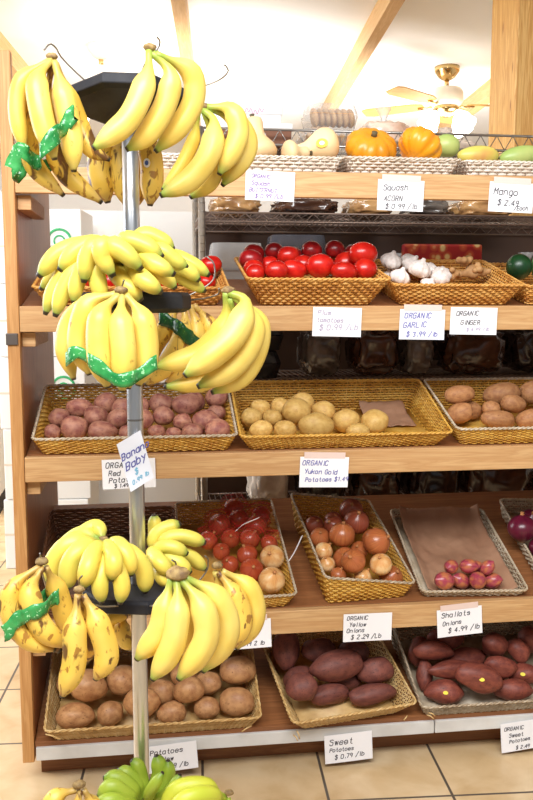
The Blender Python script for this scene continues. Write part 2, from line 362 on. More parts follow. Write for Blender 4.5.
for i in range(5):
    M = Matrix.Translation((0, .026, ZS[i])) @ Matrix.Rotation(SL[i], 4, 'X')
    y0 = 0 if i < 4 else -.022
    b = MB(); b.box(XL + .002, XR - .002, y0, DD[i], -.016, 0, M); b.build('deck', M_DECK, sh, bev=.001)
b = MB(); b.box(XL + .005, .785, -.001, .018, .004, .041); b.build('edge_strip', M_STRIP, sh, bev=.002)
b = MB(); b.box(.788, XR - .005, -.001, .018, .004, .041); b.build('edge_strip', M_STRIP, sh, bev=.002)
b = MB(); b.box(XL + .005, XR - .005, .09, .60, FLZ, .03); b.build('plinth', M_DECK, sh)

# ------------------------------------------------------------ wicker baskets
class Basket: pass
def basket(name, label, i, xc, wd, dep, hf, hb, inset, mat, y0=.030, yaw=0, rows=None, rimmat=None, rimr=.0035, loose=0, sp=.014, hs=0):
    k = Basket(); k.w, k.d, k.hf, k.hb, k.ins = wd, dep, hf, hb, inset
    zb = ZS[i] + (y0 - .026) * math.tan(SL[i]) + .002
    k.M = Matrix.Translation((xc, y0, zb)) @ Matrix.Rotation(SL[i], 4, 'X') @ Matrix.Rotation(yaw, 4, 'Z')
    k.Mi = k.M.inverted(); k.name = name
    root = empty('wicker_basket'); root.matrix_world = k.M; tag(root, label, 'basket', 'wicker produce baskets'); k.root = root
    ht = lambda y, x=0: hf + (hb - hf) * min(1, max(0, y / dep)) - hs * x
    def rect(u):
        e = inset * (1 - u); hw = wd / 2 - e; ya = -inset * u; yb = dep + inset * u * .6; return hw, ya, yb
    # perimeter samples 0..4 with arc lengths of the top rectangle
    cr = .018
    def perim(n):
        hw, ya, yb = rect(1); L = [2 * hw, yb - ya, 2 * hw, yb - ya]; T = sum(L); out = []
        for q in range(n):
            s = T * q / n; e = 0
            while s > L[e]: s -= L[e]; e += 1
            out.append((e, s / L[e]))
        return out
    def pt(e, a, u, off=0, zabs=None):
        hw, ya, yb = rect(u)
        # rounded-corner approx: pull the ends of each edge in
        P = [(-hw + 2 * hw * a, ya), (hw, ya + (yb - ya) * a), (hw - 2 * hw * a, yb), (-hw, yb - (yb - ya) * a)][e]
        N_ = [(0, -1), (1, 0), (0, 1), (-1, 0)][e]
        x, y = P
        cx = min(max(x, -hw + cr), hw - cr); cy = min(max(y, ya + cr), yb - cr)
        if cx != x and cy != y or (abs(x - cx) > 1e-9 and abs(y - cy) > 1e-9):
            dv = Vector((x - cx, y - cy)).normalized(); x, y = cx + dv.x * cr, cy + dv.y * cr; N_ = (dv.x, dv.y)
        return Vector((x + N_[0] * off, y + N_[1] * off, 0)), y
    hw, ya, yb = rect(1); T = 4 * hw + 2 * (yb - ya)
    ns = max(24, int(T / sp)); ns += ns % 2
    pr = perim(ns * 2)
    rows = rows or max(4, int(max(hf, hb) / .0075))
    v = []; fcs = []
    rh = .5 / rows
    for r in range(rows):
        u = (r + .5) / rows; ring = []
        for j, (e, a) in enumerate(pr):
            amp = (0 if j % 2 else (.0026 if ((j // 2 + r) % 2) else -.0026)) + random.uniform(-.0004, .0004)
            p, y = pt(e, a, u, amp); H = ht(y, p.x); p.z = H * u
            o_, _ = pt(e, a, u, amp + .0014); i_, _ = pt(e, a, u, amp - .0014)
            hh = H * rh * .93
            ring.append((p + Vector((0, 0, hh)), Vector((o_.x, o_.y, p.z)), p - Vector((0, 0, hh)), Vector((i_.x, i_.y, p.z))))
        base = len(v); n = len(ring)
        for q in ring: v += q
        for j in range(n):
            j2 = (j + 1) % n
            for c in range(4): fcs.append((base + 4 * j + c, base + 4 * j2 + c, base + 4 * j2 + (c + 1) % 4, base + 4 * j + (c + 1) % 4))
    m = MB(); m.add(v, fcs)
    for j in range(0, ns * 2, 2):
        e, a = pr[j]
        if True:
            pa, y_ = pt(e, a, 0); pb, y2 = pt(e, a, 1); pb.z = ht(y2, pb.x)
            m.tube([pa, pb], .0016, 4)
    hw0, ya0, yb0 = rect(0)
    m.box(-hw0 + .002, hw0 - .002, ya0 + .002, yb0 - .002, .0005, .004)
    m.build('weave', mat, root, True)
    # braided rim: two strands twisted round each other
    rm = MB(); rp = perim(ns * 4 if ns < 140 else ns * 3)
    for ph in (0, math.pi):
        pts = []
        for j, (e, a) in enumerate(rp):
            ang = j * 2 * math.pi / 8 + ph
            p, y = pt(e, a, 1, rimr * .6 * math.cos(ang)); p.z = ht(y, p.x) + .001 + rimr * .6 * math.sin(ang); pts.append(p)
        rm.tube(pts, rimr * .72, 5, True)
    rm.build('rim', rimmat or mat, root, True)
    for q in range(loose):
        s = random.choice((-1, 1)); st = Vector((s * (wd / 2 - random.uniform(0, .03)), -inset - .002, hf * random.uniform(.3, 1)))
        e1 = st + Vector((s * random.uniform(-.04, .0), -random.uniform(.006, .015), random.uniform(-.03, .0))); e1.z = max(.012, e1.z); st.z = max(st.z, .02)
        MB().tube([st, (st + e1) / 2 + Vector((0, -.004, .006)), e1], .0018, 5).build('loose_strand', W_PALE, root, True)
    return k

K = {}
# top shelf
K['squash'] = basket('squash', 'whitewashed wicker basket of butternut squash on the top shelf', 0, .255, .49, .26, .036, .036, .012, W_WHITE)
K['acorn'] = basket('acorn', 'whitewashed wicker basket of orange acorn squash on the top shelf', 0, .668, .315, .24, .038, .038, .02, W_WHITE)
K['mango'] = basket('mango', 'whitewashed wicker basket of mangoes under the timber post', 0, 1.045, .40, .24, .036, .036, .012, W_WHITE)
# second shelf
K['tomleft'] = basket('tomleft', 'honey wicker basket of tomatoes half hidden behind the baby bananas', 1, -.055, .50, .28, .05, .06, .03, W_HONEY)
K['tom'] = basket('tom', 'honey wicker basket heaped with red tomatoes on the second shelf', 1, .434, .385, .28, .076, .08, .045, W_HONEY)
K['garlic'] = basket('garlic', 'honey wicker basket of garlic and ginger on the second shelf', 1, .822, .372, .27, .060, .078, .035, W_HONEY)
K['melon'] = basket('melon', 'honey wicker basket of green melons at the end of the second shelf', 1, 1.215, .40, .27, .055, .07, .02, W_HONEY)
# third shelf
K['redpot'] = basket('redpot', 'golden wicker basket of red potatoes on the third shelf', 2, -.052, .535, .30, .050, .085, .022, W_GOLD, rimmat=W_GREY)
K['yukon'] = basket('yukon', 'golden wicker basket of yellow potatoes on the third shelf', 2, .520, .590, .29, .048, .090, .03, W_GOLD)
K['russet'] = basket('russet', 'golden wicker basket of russet potatoes on the third shelf', 2, 1.125, .590, .29, .055, .090, .025, W_GOLD, rimmat=W_GREY)
# fourth shelf
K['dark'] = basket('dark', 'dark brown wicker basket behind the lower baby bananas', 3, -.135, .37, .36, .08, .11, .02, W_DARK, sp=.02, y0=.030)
K['netonion'] = basket('netonion', 'golden wicker basket of netted copper onions on the fourth shelf', 3, .225, .31, .44, .05, .08, .02, W_GOLD, y0=.028, yaw=R(1.5), rimmat=W_GREY)
K['yonion'] = basket('yonion', 'golden wicker basket of yellow onions on the fourth shelf', 3, .590, .268, .42, .078, .088, .018, W_GOLD, y0=.040, yaw=R(3.7), hs=.17, rimmat=W_GREY)
K['shallot'] = basket('shallot', 'low weathered wicker tray lined with brown paper holding shallots', 3, .905, .315, .42, .024, .03, .012, W_GREY, y0=.036, yaw=R(-3))
K['redonion'] = basket('redonion', 'weathered wicker basket of dark red onions at the end of the fourth shelf', 3, 1.28, .33, .42, .045, .05, .012, W_GREY, y0=.043, yaw=R(-5))
# bottom shelf
K['pot'] = basket('pot', 'pale wicker basket of brown potatoes on the bottom shelf', 4, -.016, .588, .36, .046, .13, .022, W_PALE, y0=.0062, loose=2)
K['sweet'] = basket('sweet', 'golden wicker basket of dark sweet potatoes on the bottom shelf', 4, .538, .37, .36, .055, .10, .04, W_PALE, y0=.0055, yaw=R(8), loose=3)
K['swred'] = basket('swred', 'pale wicker basket of red sweet potatoes on the bottom shelf', 4, .985, .49, .36, .042, .12, .02, W_GREY, y0=.005, loose=3)

# ------------------------------------------------------------ produce shapes (unit size meshes)
def ico(sub):
    import bmesh
    bm = bmesh.new(); bmesh.ops.create_icosphere(bm, subdivisions=sub, radius=1)
    bm.verts.ensure_lookup_table(); v = [q.co.copy() for q in bm.verts]; f_ = [tuple(x.index for x in fc.verts) for fc in bm.faces]; bm.free(); return v, f_
ICO3 = ico(3); ICO4 = ico(4)
def blobmesh(name, mat, amp=.1, freq=1.1, seed=0, taper=0, fine=.02):
    vs = []
    for p in ICO3[0]:
        q = p * (1 + amp * noise.noise(p * freq + Vector((seed * 7.3, seed * 3.1, 0))) + fine * noise.noise(p * 5 + Vector((seed, 9, 0))))
        if taper:
            s = max(.12, 1 - taper * abs(p.x) ** 2.2); q.y *= s; q.z *= s; q.y += .22 * math.sin(p.x * 2 + seed) * (1 if taper else 0)
        vs.append(q)
    me = bpy.data.meshes.new(name); me.from_pydata([tuple(p) for p in vs], [], ICO3[1]); me.polygons.foreach_set('use_smooth', [True] * len(me.polygons)); me.materials.append(mat); return me
def lathemesh(name, prof, mat, n=24, lobes=0, amp=0):
    m = MB(); m.lathe(prof, n, None, lobes, amp); me = bpy.data.meshes.new(name); me.from_pydata([tuple(p) for p in m.v], [], m.f)
    me.polygons.foreach_set('use_smooth', [True] * len(me.polygons)); me.materials.append(mat); return me
def prof_onion(neck=.3): return [(.02, -1.0), (.12, -1.0), (.35, -.93), (.7, -.7), (.93, -.35), (1, 0), (.93, .36), (.72, .66), (.45, .86), (.22, .98), (.14, 1.05), (.06, 1.1)]
KIND = {}
def kinds(key, fn, n): KIND[key] = [fn(s) for s in range(n)]
kinds('red_potato', lambda s: blobmesh('red_potato', M_REDPOT, .16, 1.0, s), 5)
kinds('yellow_potato', lambda s: blobmesh('yellow_potato', M_YUKON, .12, 1.0, s + 9), 5)
kinds('russet_potato', lambda s: blobmesh('russet_potato', M_RUSSET, .14, 1.0, s + 20), 5)
kinds('brown_potato', lambda s: blobmesh('brown_potato', M_POT, .14, 1.0, s + 30), 5)
kinds('sweet_potato', lambda s: blobmesh('sweet_potato', M_SWEET, .18, 1.2, s + 40), 5)
kinds('red_sweet_potato', lambda s: blobmesh('red_sweet_potato', M_SWRED, .16, 1.2, s + 50, .25), 5)
kinds('tomato', lambda s: blobmesh('tomato', M_TOM, .05, .9, s + 60, 0, .0), 3)
kinds('dark_tomato', lambda s: blobmesh('tomato', M_DTOM, .05, .9, s + 65, 0, .0), 2)
kinds('garlic_bulb', lambda s: lathemesh('garlic_bulb', [(.05, -.72), (.3, -.75), (.75, -.6), (1, -.2), (.98, .1), (.75, .45), (.38, .7), (.2, .85), (.17, 1.0), (.12, 1.06)], M_GARLIC, 32, 9, .16), 1)
for nm, m_ in (('yellow_onion', M_ONION), ('pale_onion', M_PALEON), ('brown_onion', M_BROWNON), ('red_onion', M_REDON), ('copper_onion', M_NETON), ('shallot', M_SHAL)):
    kinds(nm, lambda s: lathemesh(nm, prof_onion(), m_, 28), 1)
ROOTS = MB()
for q in range(14):
    a = q * 2.4; ROOTS.tube([(.05 * math.cos(a), .05 * math.sin(a), -.97), (.12 * math.cos(a), .12 * math.sin(a), -1.02), (.16 * math.cos(a + .4), .16 * math.sin(a + .4), -1.05)], .018, 4)
ROOTME = bpy.data.meshes.new('root_tuft'); ROOTME.from_pydata([tuple(p) for p in ROOTS.v], [], ROOTS.f); ROOTME.materials.append(M_NECK)
NECKME = lathemesh('dry_neck', [(.13, 1.0), (.15, 1.08), (.10, 1.16), (.15, 1.26), (.08, 1.28)], M_NECK, 10, 5, .4)

def relax(items, k, iters=90):
    for it in range(iters):
        for A in range(len(items)):
            a = items[A]
            for B in range(A + 1, len(items)):
                b_ = items[B]
                if (a['p'] - b_['p']).length > a['R'] + b_['R']: continue
                for pa in a['sph']:
                    for pb in b_['sph']:
                        dv = (a['p'] + pa) - (b_['p'] + pb); L = dv.length; mn = (a['r'] + b_['r']) * .97
                        if 1e-6 < L < mn:
                            dv *= (mn - L) / L * .5; a['p'] += dv; b_['p'] -= dv
        for a in items:
            a['p'] += (a['o'] - a['p']) * .06
            p = a['p']; u = min(1, p.z / max(.02, k.hb)); e = k.ins * (1 - u)
            ex = max(abs(s.x) for s in a['sph']) + a['r'] * 1.08; ey = max(abs(s.y) for s in a['sph']) + a['r'] * 1.08; ez = max(abs(s.z) for s in a['sph']) + a['r']
            H = k.hf if p.y < k.d / 2 else k.hb
            low = p.z - a['r'] < H
            lim = k.w / 2 - e - ex - .006
            if low: p.x = max(-lim, min(lim, p.x)) if lim > 0 else 0
            ylo = -k.ins * u * .5 + ey + .004
            if p.z - a['r'] * .6 < k.hf: p.y = max(ylo, p.y)
            p.y = min(k.d - ey - .006, p.y)
            p.z = max(ez + .006, p.z)
def settle(items, k, obst):
    """move apart, and where there is no room shrink a little, what still crosses"""
    from mathutils.bvhtree import BVHTree
    if not hasattr(k, 'bv'):
        v = []; f_ = []
        for c in k.root.children:
            if c.name.split('.')[0] in ('weave', 'rim'):
                o_ = len(v); v += [q.co.copy() for q in c.data.vertices]; f_ += [tuple(o_ + i for i in p.vertices) for p in c.data.polygons]
        k.bv = [BVHTree.FromPolygons(v, f_)]
        k.others = []
    obs = k.bv + [BVHTree.FromPolygons([k.Mi @ (o.matrix_world @ q.co) for q in o.data.vertices], [tuple(p.vertices) for p in o.data.polygons]) for o in obst]
    def bv(i):
        if i['bv'] is None:
            M = Matrix.LocRotScale(i['p'], i['q'], i['s']); i['bv'] = BVHTree.FromPolygons([M @ q for q in i['mv']], i['mf']); i['rad'] = max(i['s']) * 1.35
        return i['bv']
    for rnd in range(24):
        hit = 0
        for A in range(len(items)):
            a = items[A]
            for B in range(A + 1, len(items)):
                b_ = items[B]; bv(a); bv(b_)
                if (a['p'] - b_['p']).length < a['rad'] + b_['rad'] and a['bv'].overlap(b_['bv']):
                    hit += 1; d_ = (a['p'] - b_['p']).normalized() * .0012
                    if d_.z < 0: d_ = Vector((d_.x, d_.y, 0))
                    a['p'] += d_; b_['p'] -= Vector((d_.x, d_.y, min(0, d_.z))); a['s'] *= .988; b_['s'] *= .988; a['bv'] = b_['bv'] = None
            for n, o in enumerate(obs):
                if bv(a).overlap(o):
                    hit += 1; c = Vector((0, k.d / 2, 0)) - a['p']; c.z = 0; c.normalize()
                    a['p'] += (c * .0025 if n == 0 else Vector()) + Vector((0, 0, .0012)); a['s'] *= .99; a['bv'] = None
        if not hit: break
    for a in items: a['r'] = min(a['s'])
def pile(bk, kind, rows, label, group, cat, lift=(0, .03), asp=1.0, grow=1.12, upright=False, extra=None, kindfn=None, rowname=None, parts=(), obst=()):
    """rows: front to back lists of (px, py, half-width px, half-height px, tilt deg)"""
    k = K[bk]; items = []; o_l = k.Mi @ CAM
    for ri, row in enumerate(rows):
        for ci, it in enumerate(sorted(row)):
            px, py = it[0], it[1]; a = it[2]; bb = it[3] if len(it) > 3 else a * .9; tl = it[4] if len(it) > 4 else random.uniform(-15, 15)
            d_l = k.Mi.to_3x3() @ ray(px, py)
            g = 2.0 / F   # metres per pixel, refined with the true depth
            for _ in range(3):
                ra = a * g * grow; rb = bb * g * grow; rr = min(ra, rb)
                fr = ri / max(1, len(rows) - 1) if len(rows) > 1 else 0
                h = rr + .007 + lift[0] + (lift[1] - lift[0]) * fr
                t_ = (h - o_l.z) / d_l.z; P = o_l + d_l * t_
                if t_ < 0 or P.y > k.d - rr or P.y < 0 + rr * .3:
                    yy = min(max(P.y if t_ > 0 else k.d, rr * .3), k.d - rr); t_ = (yy - o_l.y) / d_l.y; P = o_l + d_l * t_; P.z = max(P.z, rr + .006)
                g = depth(k.M @ P) / F
            r_ = (min(ra, rb)); L = max(0, max(ra, rb) - r_)
            ax = Vector((math.cos(R(tl)), math.sin(R(tl)) * .35, -math.sin(R(tl)) * .9)).normalized() if ra >= rb else Vector((.15, .55, .8)).normalized()
            sph = [Vector((0, 0, 0))] if L < .3 * r_ else [ax * -L, Vector((0, 0, 0)), ax * L]
            items.append(dict(p=P.copy(), o=P.copy(), r=r_, R=r_ + L, sph=sph, ax=ax, L=L, ri=ri, ci=ci, n=len(row), pp=(px, py)))
    relax(items, k)
    made = []
    for it in items:
        kd = kindfn(it) if kindfn else kind
        it['kd'] = kd; it['me'] = me = random.choice(KIND[kd])
        if upright:
            up_ = Vector((random.uniform(-.8, .8), random.uniform(-.9, .2), 1)).normalized() if upright is True else (Vector(upright) + Vector((random.uniform(-1.6, .8), random.uniform(-.5, .5), random.uniform(-.3, .5)))).normalized()
            it['q'] = up_.to_track_quat('Z', 'Y'); it['s'] = Vector((1.03, 1.03, .96)) * it['r'] if upright is True else Vector((.92, .92, 1.2)) * it['r']
        else:
            it['q'] = it['ax'].to_track_quat('X', 'Z') @ Quaternion((1, 0, 0), random.uniform(0, 6.28)); it['s'] = Vector((it['r'] + it['L'], it['r'], it['r'] * random.uniform(.92, 1.02)))
        it['bv'] = None
        it['mv'] = [(tuple(v.co), m_) for m_ in [me] + list(parts) for v in m_.vertices]
        it['mv'] = [Vector(a) for a, _ in it['mv']]; it['mf'] = []; o_ = 0
        for m_ in [me] + list(parts): it['mf'] += [tuple(o_ + q for q in p.vertices) for p in m_.polygons]; o_ += len(m_.vertices)
    settle(items, k, list(obst))
    for it in items:
        kd, me, q, s_ = it['kd'], it['me'], it['q'], it['s']
        nm = me.name.split('.')[0]
        ob = bpy.data.objects.new(nm, me); link(ob)
        ob.matrix_world = k.M @ Matrix.LocRotScale(it['p'], q, s_)
        rn = (rowname or ['front', 'second', 'third', 'back'])[it['ri']] if it['ri'] < len(rows) - 1 or len(rows) == 1 else 'back'
        if len(rows) == 1: rn = 'single'
        ends = ORD[it['ci']] if it['ci'] < it['n'] / 2 else ('last' if it['ci'] == it['n'] - 1 else ORD[it['n'] - 1 - it['ci']] + ' from right')
        pos = ('first from left' if it['ci'] == 0 else 'last on the right' if it['ci'] == it['n'] - 1 else ORD[it['ci']] + ' from left') if it['n'] > 1 else 'alone'
        tag(ob, label.replace('KIND', kd.replace('_', ' ')) + ', %s row, %s' % (rn, pos), cat, group)
        if extra: extra(ob, it)
        made.append(ob); it['ob'] = ob
    return items
def onion_parts(ob, it):
    for me in ((NECKME, 'neck'), (ROOTME, 'root_tuft')):
        c = bpy.data.objects.new(me[1], me[0]); link(c, ob)

# paper liners
def sheet(name, x0, x1, y0, y1, fn, mat, M, n=26, label=None, cat=None):
    v = []; f_ = []
    for j in range(n + 1):
        for i in range(n + 1):
            x = x0 + (x1 - x0) * i / n; y = y0 + (y1 - y0) * j / n; v.append(Vector((x, y, fn(x, y, i / n, j / n))))
    for j in range(n):
        for i in range(n): f_.append((j * (n + 1) + i, j * (n + 1) + i + 1, (j + 1) * (n + 1) + i + 1, (j + 1) * (n + 1) + i))
    o = meshobj(name, v, f_, mat); o.matrix_world = M; md = o.modifiers.new('thick', 'SOLIDIFY'); md.thickness = .0008
    tag(o, label, cat); return o
k = K['shallot']
def crump(x, y, s=1): return s * (.014 * abs(noise.noise(Vector((x * 13, y * 9, 3)))) + .007 * abs(noise.noise(Vector((x * 37, y * 37, 8)))))
hw_ = k.w / 2 - .024
LINER = sheet('paper_liner', -hw_, hw_, .008, k.d - .008, lambda x, y, u, v: 0.0065 + crump(x, y) * (1 if v > .35 else v / .35) + .035 * max(0, (v - .8) / .2) ** 1.5 + .016 * max(0, abs(u - .5) * 2 - .8) / .2, M_KRAFT, k.M, 40, 'brown paper sheet lining the shallot tray', 'paper')
pile('redpot', 'red_potato', [
    [(54, 432, 8), (74, 427, 14, 12), (105, 430, 14, 11), (128, 432, 9), (161, 431, 9), (174, 433, 9, 7), (191, 431, 12, 10), (215, 430, 13, 11)],
    [(60, 419, 10, 9), (96, 418, 12, 11), (117, 421, 12, 10), (144, 420, 12), (162, 419, 11), (181, 422, 10, 8), (203, 416, 14, 10), (219, 413, 9)],
    [(81, 408, 13, 9), (107, 404, 11), (122, 408, 10), (143, 405, 10), (161, 404, 12), (184, 408, 14, 10), (219, 400, 11), (199, 401, 10)]],
    'red potato in the golden basket', 'red potatoes in the third shelf basket', 'potato', (0, .035))
pile('yukon', 'yellow_potato', [
    [(262, 428, 11, 9), (281, 428, 11, 9), (312, 424, 16, 12), (343, 421, 13), (358, 429, 11, 8), (372, 423, 13)],
    [(254, 419, 10), (274, 418, 10), (296, 414, 14), (325, 412, 12)],
    [(261, 409, 9), (282, 407, 9), (306, 404, 11)]],
    'yellow potato in the wide golden basket', 'yellow potatoes in the third shelf basket', 'potato', (0, .03))
pile('russet', 'russet_potato', [
    [(470, 414, 15, 9), (496, 418, 17, 9), (529, 418, 13, 9), (552, 417, 13, 10)],
    [(443, 409, 12, 9, -30), (491, 410, 9, 8), (516, 412, 12, 9), (548, 408, 12, 9)],
    [(460, 402, 14, 9), (506, 397, 18, 11, -10), (532, 396, 13, 11)]],
    'russet potato in the third golden basket', 'russet potatoes in the third shelf basket', 'potato', (0, .035))
def tomkind(it): return 'dark_tomato' if it['ri'] == 2 or (it['ri'] == 1 and it['ci'] == 0) else 'tomato'
pile('tom', 'tomato', [
    [(249, 269, 9), (260, 272, 9), (272, 271, 11, 9), (291, 270, 12, 9), (317, 266, 13, 11), (342, 271, 12, 9), (357, 268, 9), (370, 269, 10)],
    [(251, 260, 11, 9), (272, 260, 10), (286, 261, 11, 9), (302, 263, 10), (330, 260, 9), (345, 259, 12, 10), (366, 261, 13, 11)],
    [(258, 254, 10), (274, 254, 9), (291, 253, 9), (308, 252, 10), (333, 253, 9), (352, 254, 9)]],
    'KIND heaped in the second shelf basket', 'tomatoes in the heaped basket', 'tomato', (.045, .06), kindfn=tomkind, grow=1.2)
pile('tomleft', 'tomato', [
    [(38, 279, 9), (60, 281, 9), (84, 281, 9), (110, 281, 10), (142, 281, 9), (168, 280, 9), (190, 279, 9), (212, 277, 9, 8), (222, 277, 9, 8)], [(45, 270, 9), (76, 271, 9), (104, 271, 10), (136, 270, 9), (166, 270, 10), (199, 268, 10, 9), (220, 269, 11, 9)]],
    'red tomato in the basket behind the baby bananas', 'tomatoes behind the baby bananas', 'tomato', (.01, .03))
pile('garlic', 'garlic_bulb', [
    [(391, 274, 8), (402, 275, 9), (416, 274, 10), (425, 279, 7), (437, 277, 9)], [(396, 267, 9), (409, 266, 9), (424, 269, 8)]],
    'white garlic bulb in the honey basket', 'garlic bulbs in the basket', 'garlic', (.012, .03), upright=True, grow=1.3)
def pale_front(it): return 'pale_onion' if (it['ri'], it['ci']) in ((0, 4), (0, 3), (1, 0), (0, 0)) else ('yellow_onion' if it['ri'] < 2 else 'brown_onion' if it['ri'] == 3 else 'yellow_onion')
pile('yonion', 'yellow_onion', [
    [(329, 565, 9), (350, 565, 13, 12), (367, 577, 11, 9), (383, 567, 13), (398, 578, 13, 12), (339, 571, 9)],
    [(323, 553, 10), (346, 553, 13, 12), (376, 553, 17, 14), (361, 549, 10)],
    [(312, 538, 11), (339, 539, 14, 13), (368, 537, 13)],
    [(309, 526, 10), (329, 526, 11), (347, 514, 13), (360, 525, 14), (338, 519, 10)]],
    'KIND in the yellow onion basket', 'onions in the yellow onion basket', 'onion', (.045, .07), upright=True, parts=(NECKME, ROOTME), extra=onion_parts, kindfn=pale_front, grow=1.04)
def net_front(it): return 'pale_onion' if (it['ri'], it['ci']) in ((0, 2), (1, 2)) else 'copper_onion'
net_items = pile('netonion', 'copper_onion', [
    [(230, 562, 9), (251, 568, 12), (272, 581, 13)],
    [(222, 553, 9), (247, 554, 11), (276, 557, 12)],
    [(209, 541, 10), (233, 538, 10), (249, 541, 11), (267, 543, 9)],
    [(220, 525, 11), (234, 508, 10), (239, 519, 10), (255, 527, 11), (261, 515, 9)]],
    'KIND in the basket beside the yellow onions', 'onions in the netted basket', 'onion', (.02, .05), upright=True, parts=(NECKME, ROOTME), extra=onion_parts, kindfn=net_front, grow=1.12)
pile('shallot', 'shallot', [
    [(448, 581, 9, 8), (463, 586, 9, 7), (473, 580, 10, 8), (490, 583, 9, 7)], [(459, 574, 7), (470, 573, 9, 7), (476, 568, 7), (482, 574, 7)]],
    'pink shallot on the brown paper', 'shallots on the brown paper', 'shallot', (.006, .02), upright=(.7, -.5, .5), grow=1.3, obst=[LINER])
pile('redonion', 'red_onion', [
    [(529, 546, 12), (546, 556, 13)], [(511, 532, 14), (529, 523, 12), (545, 531, 12)]],
    'dark red onion in the end basket', 'red onions in the end basket', 'onion', (.01, .03), upright=True, parts=(NECKME, ROOTME), extra=onion_parts)
pile('pot', 'brown_potato', [
    [(62, 711, 17, 11, 0), (115, 713, 12, 11), (143, 708, 18, 15), (176, 713, 14, 10), (209, 708, 12), (239, 704, 16, 13)],
    [(89, 697, 19, 15, 20), (161, 692, 13), (190, 698, 15, 12, -20)],
    [(52, 684, 11), (121, 684, 15), (180, 680, 12), (204, 684, 13), (239, 681, 17, 13)]],
    'brown potato on the bottom shelf', 'brown potatoes on the bottom shelf', 'potato', (.004, .03), grow=1.2)
pile('sweet', 'sweet_potato', [
    [(296, 693, 13, 12), (327, 691, 18, 9, 5), (366, 688, 20, 9, 0), (346, 684, 14, 8, 10)],
    [(301, 675, 13, 12), (337, 669, 22, 13, -8), (373, 673, 15, 11)],
    [(284, 656, 12, 16), (319, 653, 17, 11, 20), (350, 655, 14, 11)]],
    'dark sweet potato in the tilted basket', 'dark sweet potatoes on the bottom shelf', 'sweet potato', (.006, .05), grow=1.25)
def sw_stick(ob, it):
    if (it['ri'], it['ci']) in ((0, 1), (0, 2), (1, 1)):
        # a small round label on the side that faces the shopper
        mw = ob.matrix_world; d_ = (mw.inverted().to_3x3() @ (CAM - mw.translation)).normalized()
        hit = min(ob.data.vertices, key=lambda q: -(q.co.normalized().dot(d_))); c = mw @ hit.co; n_ = (CAM - mw.translation).normalized()
        q = n_.to_track_quat('Z', 'Y')
        m = MB(); m.lathe([(.0005, .0006), (.0075, .0006), (.0075, -.0006)], 14, Matrix.LocRotScale(c + n_ * .0012, q, Vector((1, .7, 1))))
        o = m.build('sticker', M_STICK, None); o.parent = ob; o.matrix_parent_inverse = mw.inverted(); o['label'] = 'small round fruit sticker'
pile('swred', 'red_sweet_potato', [
    [(418, 684, 7, 13), (438, 689, 16, 10, -5), (474, 686, 21, 11, 12), (508, 688, 17, 9, 3), (491, 680, 14, 7, -10)],
    [(452, 675, 24, 8, 5), (519, 676, 14, 9, -30)],
    [(433, 663, 18, 8, 5), (469, 661, 20, 11, -15), (521, 658, 11, 10), (496, 668, 15, 8, 10)],
    [(410, 652, 9, 12), (441, 649, 16, 9, 5), (493, 655, 14, 10, 30), (529, 640, 11, 10)]],
    'red sweet potato', 'red sweet potatoes on the bottom shelf', 'sweet potato', (0, .05), extra=sw_stick, grow=1.28)

# ginger
def ginger(px, py, rp, label, sd):
    k = K['garlic']; o_l = k.Mi @ CAM; d_l = k.Mi.to_3x3() @ ray(px, py); t_ = (.04 - o_l.z) / d_l.z; P = o_l + d_l * t_
    if t_ < 0 or not (.03 < P.y < k.d - .04):
        yy = .06 if t_ < 0 else min(max(P.y, .05), k.d - .10); P = o_l + d_l * ((yy - o_l.y) / d_l.y)
    rnd = random.Random(sd); r_ = rp * depth(k.M @ P) / F
    vs, fs = [], []
    c = Vector((0, 0, 0)); pts = [(c, r_ * .55)]
    for q in range(6):
        b0 = rnd.choice(pts)[0]; dv = Vector((rnd.uniform(-1, 1), rnd.uniform(-.4, .4), rnd.uniform(-.2, .45))).normalized(); pts.append((b0 + dv * r_ * .6, r_ * rnd.uniform(.28, .45)))
    m = MB()
    v3, f3 = ico(2)
    for c_, q in pts: m.add([c_ + p * q for p in v3], f3)
    ob = meshobj('ginger_root', m.v, m.f, M_GINGER); md = ob.modifiers.new('fuse', 'REMESH'); md.mode = 'VOXEL'; md.voxel_size = r_ * .13; md.use_smooth_shade = True
    dg = bpy.context.evaluated_depsgraph_get(); me = bpy.data.meshes.new_from_object(ob.evaluated_get(dg)); ob.modifiers.clear(); ob.data = me
    me.polygons.foreach_set('use_smooth', [True] * len(me.polygons))
    zmin = min(p.co.z for p in me.vertices); P.z = max(P.z, .008 - zmin)
    ob.matrix_world = k.M @ Matrix.Translation(P); tag(ob, label, 'ginger', 'ginger roots in the basket')
ginger(452, 276, 9, 'knobbly ginger root lying nearest the garlic', 3)
ginger(473, 273, 12, 'knobbly ginger root in the middle of the ginger pile', 5)
ginger(483, 272, 9, 'large knobbly ginger root at the basket end by the melons', 8)
ginger(464, 262, 9, 'dark ginger root standing up at the back of its basket', 11)

